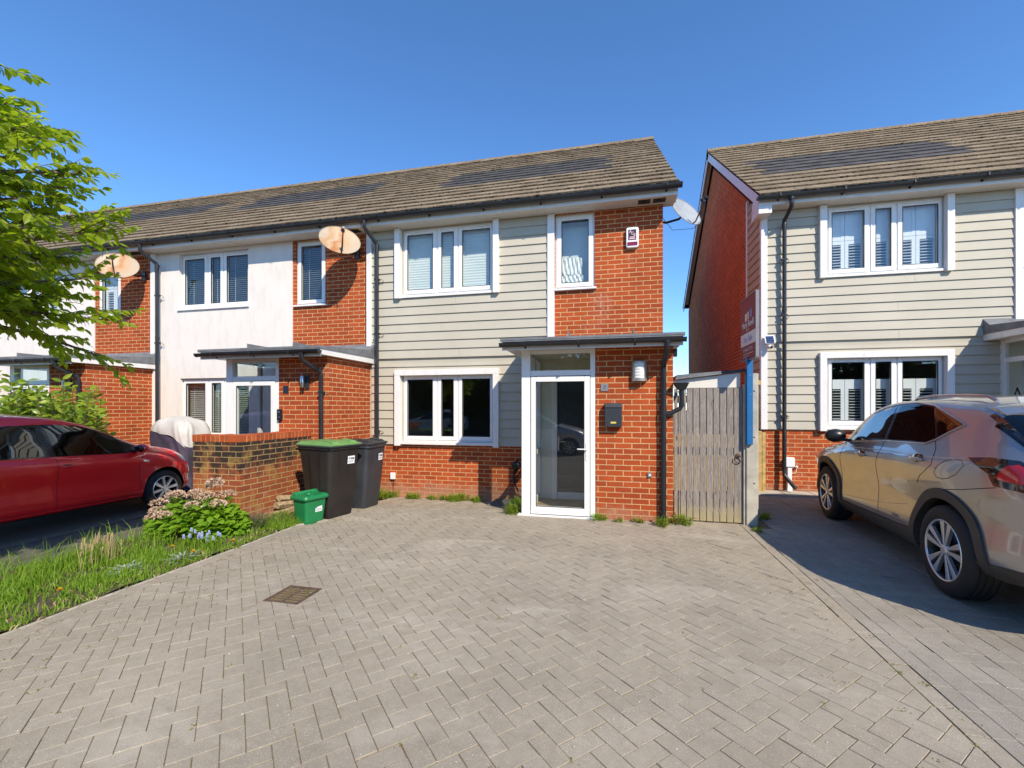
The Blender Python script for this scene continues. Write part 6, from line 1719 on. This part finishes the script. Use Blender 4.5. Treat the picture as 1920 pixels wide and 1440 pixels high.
def hatch(loc, rz, paintm, label):
    C = C2
    root = thing('parked_hatchback', label, 'car', loc, rz)
    xs = sorted(set([round(v, 3) for v in [-.6, -.598, -.594, -.585, -.57, -.55, -.53, -.5]+list(np.arange(-.47, 2.7, .04))+[2.73, 2.77, 2.80, 2.83, 2.86, 2.89, 2.92, 2.95, 2.975, 2.995, 3.012, 3.027, 3.04, 3.049, 3.055]]))
    vs, fs = C.body(xs); m = MB(); m.add(vs, fs, 0, .5)
    b = m.build('body', [paintm, M['ink']], root, smooth=True, angle=180)
    cut_arches(b, [(0, .29), (2.42, .29)], .338, M['ink'], inner=.45)
    for cx in (0, 2.42):
        for sg in (1, -1): wheel(root, cx, sg*.795, .285, sg, .288, .195, .175, 'hatch')
    D2 = [(2.145, .927), (1.85, .890), (1.02, .928), (.5, .942), (.0, .955), (-.18, .97), (-.20, 1.06), (-.08, 1.29), (.2, 1.318), (.58, 1.324), (.90, 1.333), (1.095, 1.329), (1.37, 1.302), (1.555, 1.240), (1.75, 1.143), (1.917, 1.038), (2.05, .968)]
    flank(C, root, 'window_frame', M['lampdark'], [D2], .003)
    flank(C, root, 'front_side_window', M['glass_car'], [[(1.835, .905), (1.045, .941), (.98, 1.318), (1.10, 1.314), (1.355, 1.284), (1.54, 1.226), (1.71, 1.140), (1.825, 1.075)]], .007)
    flank(C, root, 'rear_side_window', M['glass_car'], [[(.95, .943), (.10, .968), (-.02, .98), (.02, 1.27), (.2, 1.302), (.58, 1.310), (.885, 1.318)]], .007)
    m = MB(); C.top_patch(m, 1.36, 2.08, 52, 65, .004); part(m, 'windscreen', M['glass_car'], root, smooth=True)
    m = MB(); C.top_patch(m, -.50, -.32, 49, 65, .005); part(m, 'rear_window', M['glass_priv'], root, smooth=True)
    flank(C, root, 'shut_lines', M['ink'], lines=[([(2.11, .90), (2.01, .722), (2.038, .456), (2.03, .275)], .0035, -.001), ([(1.035, .905), (1.036, .59), (1.03, .27)], .0035, -.001), ([(2.03, .275), (1.03, .27), (.38, .28)], .003, -.001), ([(.0, .94), (.05, .75), (.30, .55), (.38, .28)], .0035, -.001), ([(2.16, .90), (2.5, .85), (2.72, .76)], .0035, -.001)])
    flank(C, root, 'sill_trim', M['cladplastic'], [[(.36, .20), (2.06, .20), (2.06, .225), (.36, .225)]], .004)
    flank(C, root, 'sill_ridge', paintm, lines=[([(2.06, .245), (1.0, .252), (.36, .256)], .011, -.004)])
    for hx_, hz_ in ((1.14, .795), (.18, .815)):
        for sg in (1, -1):
            y_ = C.side_y(hx_, hz_); m = MB(); m.ball((hx_, sg*(y_-.008), hz_), (.075, .012, .028), 16, 8); part(m, 'handle_recess', M['ink'], root, smooth=True)
            m = MB(); m.tube([(hx_-.085, sg*(y_+.004), hz_), (hx_-.04, sg*(y_+.026), hz_+.004), (hx_+.04, sg*(y_+.026), hz_+.004), (hx_+.085, sg*(y_+.004), hz_)], [.008, .012, .012, .008], 8); part(m, 'door_handle', paintm, root, smooth=True)
    for sg in (1, -1):
        m = MB(); m.ball((1.99, sg*.90, .955), (.07, .095, .065), 16, 10); mr = part(m, 'mirror', paintm, root, smooth=True)
        m = MB(); m.ball((1.945, sg*.90, .955), (.035, .08, .052), 14, 8); part(m, 'mirror_glass', M['glass_priv'], mr, smooth=True)
        m = MB(); m.hexa([(2.02, sg*.74, .895), (1.94, sg*.74, .895), (1.94, sg*.88, .91), (2.02, sg*.88, .91), (2.02, sg*.74, .925), (1.94, sg*.74, .925), (1.94, sg*.88, .94), (2.02, sg*.88, .94)]); part(m, 'mirror_arm', M['black'], mr)
        m = MB(); C.side_poly(m, [(2.06, .752), (2.145, .745), (2.15, .768), (2.065, .775)], .008, (sg,)); part(m, 'side_indicator', M['headlamp'], root, smooth=True)
        m = MB(); C.side_poly(m, [(2.60, .832), (2.72, .795), (2.86, .715), (2.90, .655), (2.82, .655), (2.68, .71)], .005, (sg,), .03); part(m, 'headlamp', M['headlamp'], root, smooth=True)
        m = MB(); C.side_poly(m, [(-.40, .90), (-.53, .84), (-.57, .68), (-.50, .64), (-.40, .72)], .005, (sg,), .03); part(m, 'tail_lamp', M['lampred'], root, smooth=True)
    # steering wheel and seats behind the glass live inside the closed shell
    return root
hatch((-6.8-.815, 3.08, -.012), R(90), M['red'], 'red five door hatchback parked beside the grass strip')
hatch((-3.85, -2.75, -.05), R(1), M['silver'], 'silver hatchback standing in the street, mirrored in the glazed door')

hatch((-9.4, -10.4, -.05), R(178), M['pvc'], 'white hatchback parked before the hedge, mirrored in the lower window')

# ------------------------------------------------------------------ the far side of the street (seen only in reflections)
random.seed(15)
m = MB()
for q in range(16000):
    x = random.uniform(-26, 26); z = random.uniform(-.1, 4.6+.5*math.sin(x*.9)+.4*math.sin(x*2.3)); leafcard(m, Vector((x, -12.4-random.random()*.9, z)), rv(), Vector((0, 1, .3))+rv(.6), random.uniform(.16, .30), random.uniform(.12, .20))
hd_ = thing('hedge', 'tall dark hedge across the street behind the camera, mirrored in the panes', 'hedge', (0, 0, -.1))
part(m, 'foliage', M['fartree'], hd_)
m = MB()
for i in range(60): m.box(-26+i*.87, -26+i*.87+.86, -13.6, -12.9, -.2, 4.1+.4*math.sin(i*.8)+random.uniform(-.2, .2))
part(m, 'core', plain('hedge_core', (.012, .016, .006), .95), hd_)
for k in range(7):
    x = -16+k*5.2+random.uniform(-.8, .8); y = -15-random.uniform(0, 3); h = random.uniform(5.2, 7.5)
    t = thing('street_tree', 'dark green tree across the street behind the camera', 'tree', (x, y, -.1), 0, 'trees across the street')
    m = MB(); m.tube([(0, 0, -.2), (.1, 0, h*.3), (0, .1, h*.6)], [.18, .14, .06], 8); part(m, 'trunk', M['bark'], t, smooth=True)
    m = MB()
    for q in range(2200):
        d = rv().normalized()*random.random()**.35; p = Vector((d.x*2.9, d.y*2.2, h*.55+d.z*h*.46)); 
        leafcard(m, p, rv(), rv(), random.uniform(.25, .5), random.uniform(.2, .35))
    part(m, 'crown', M['fartree'], t)
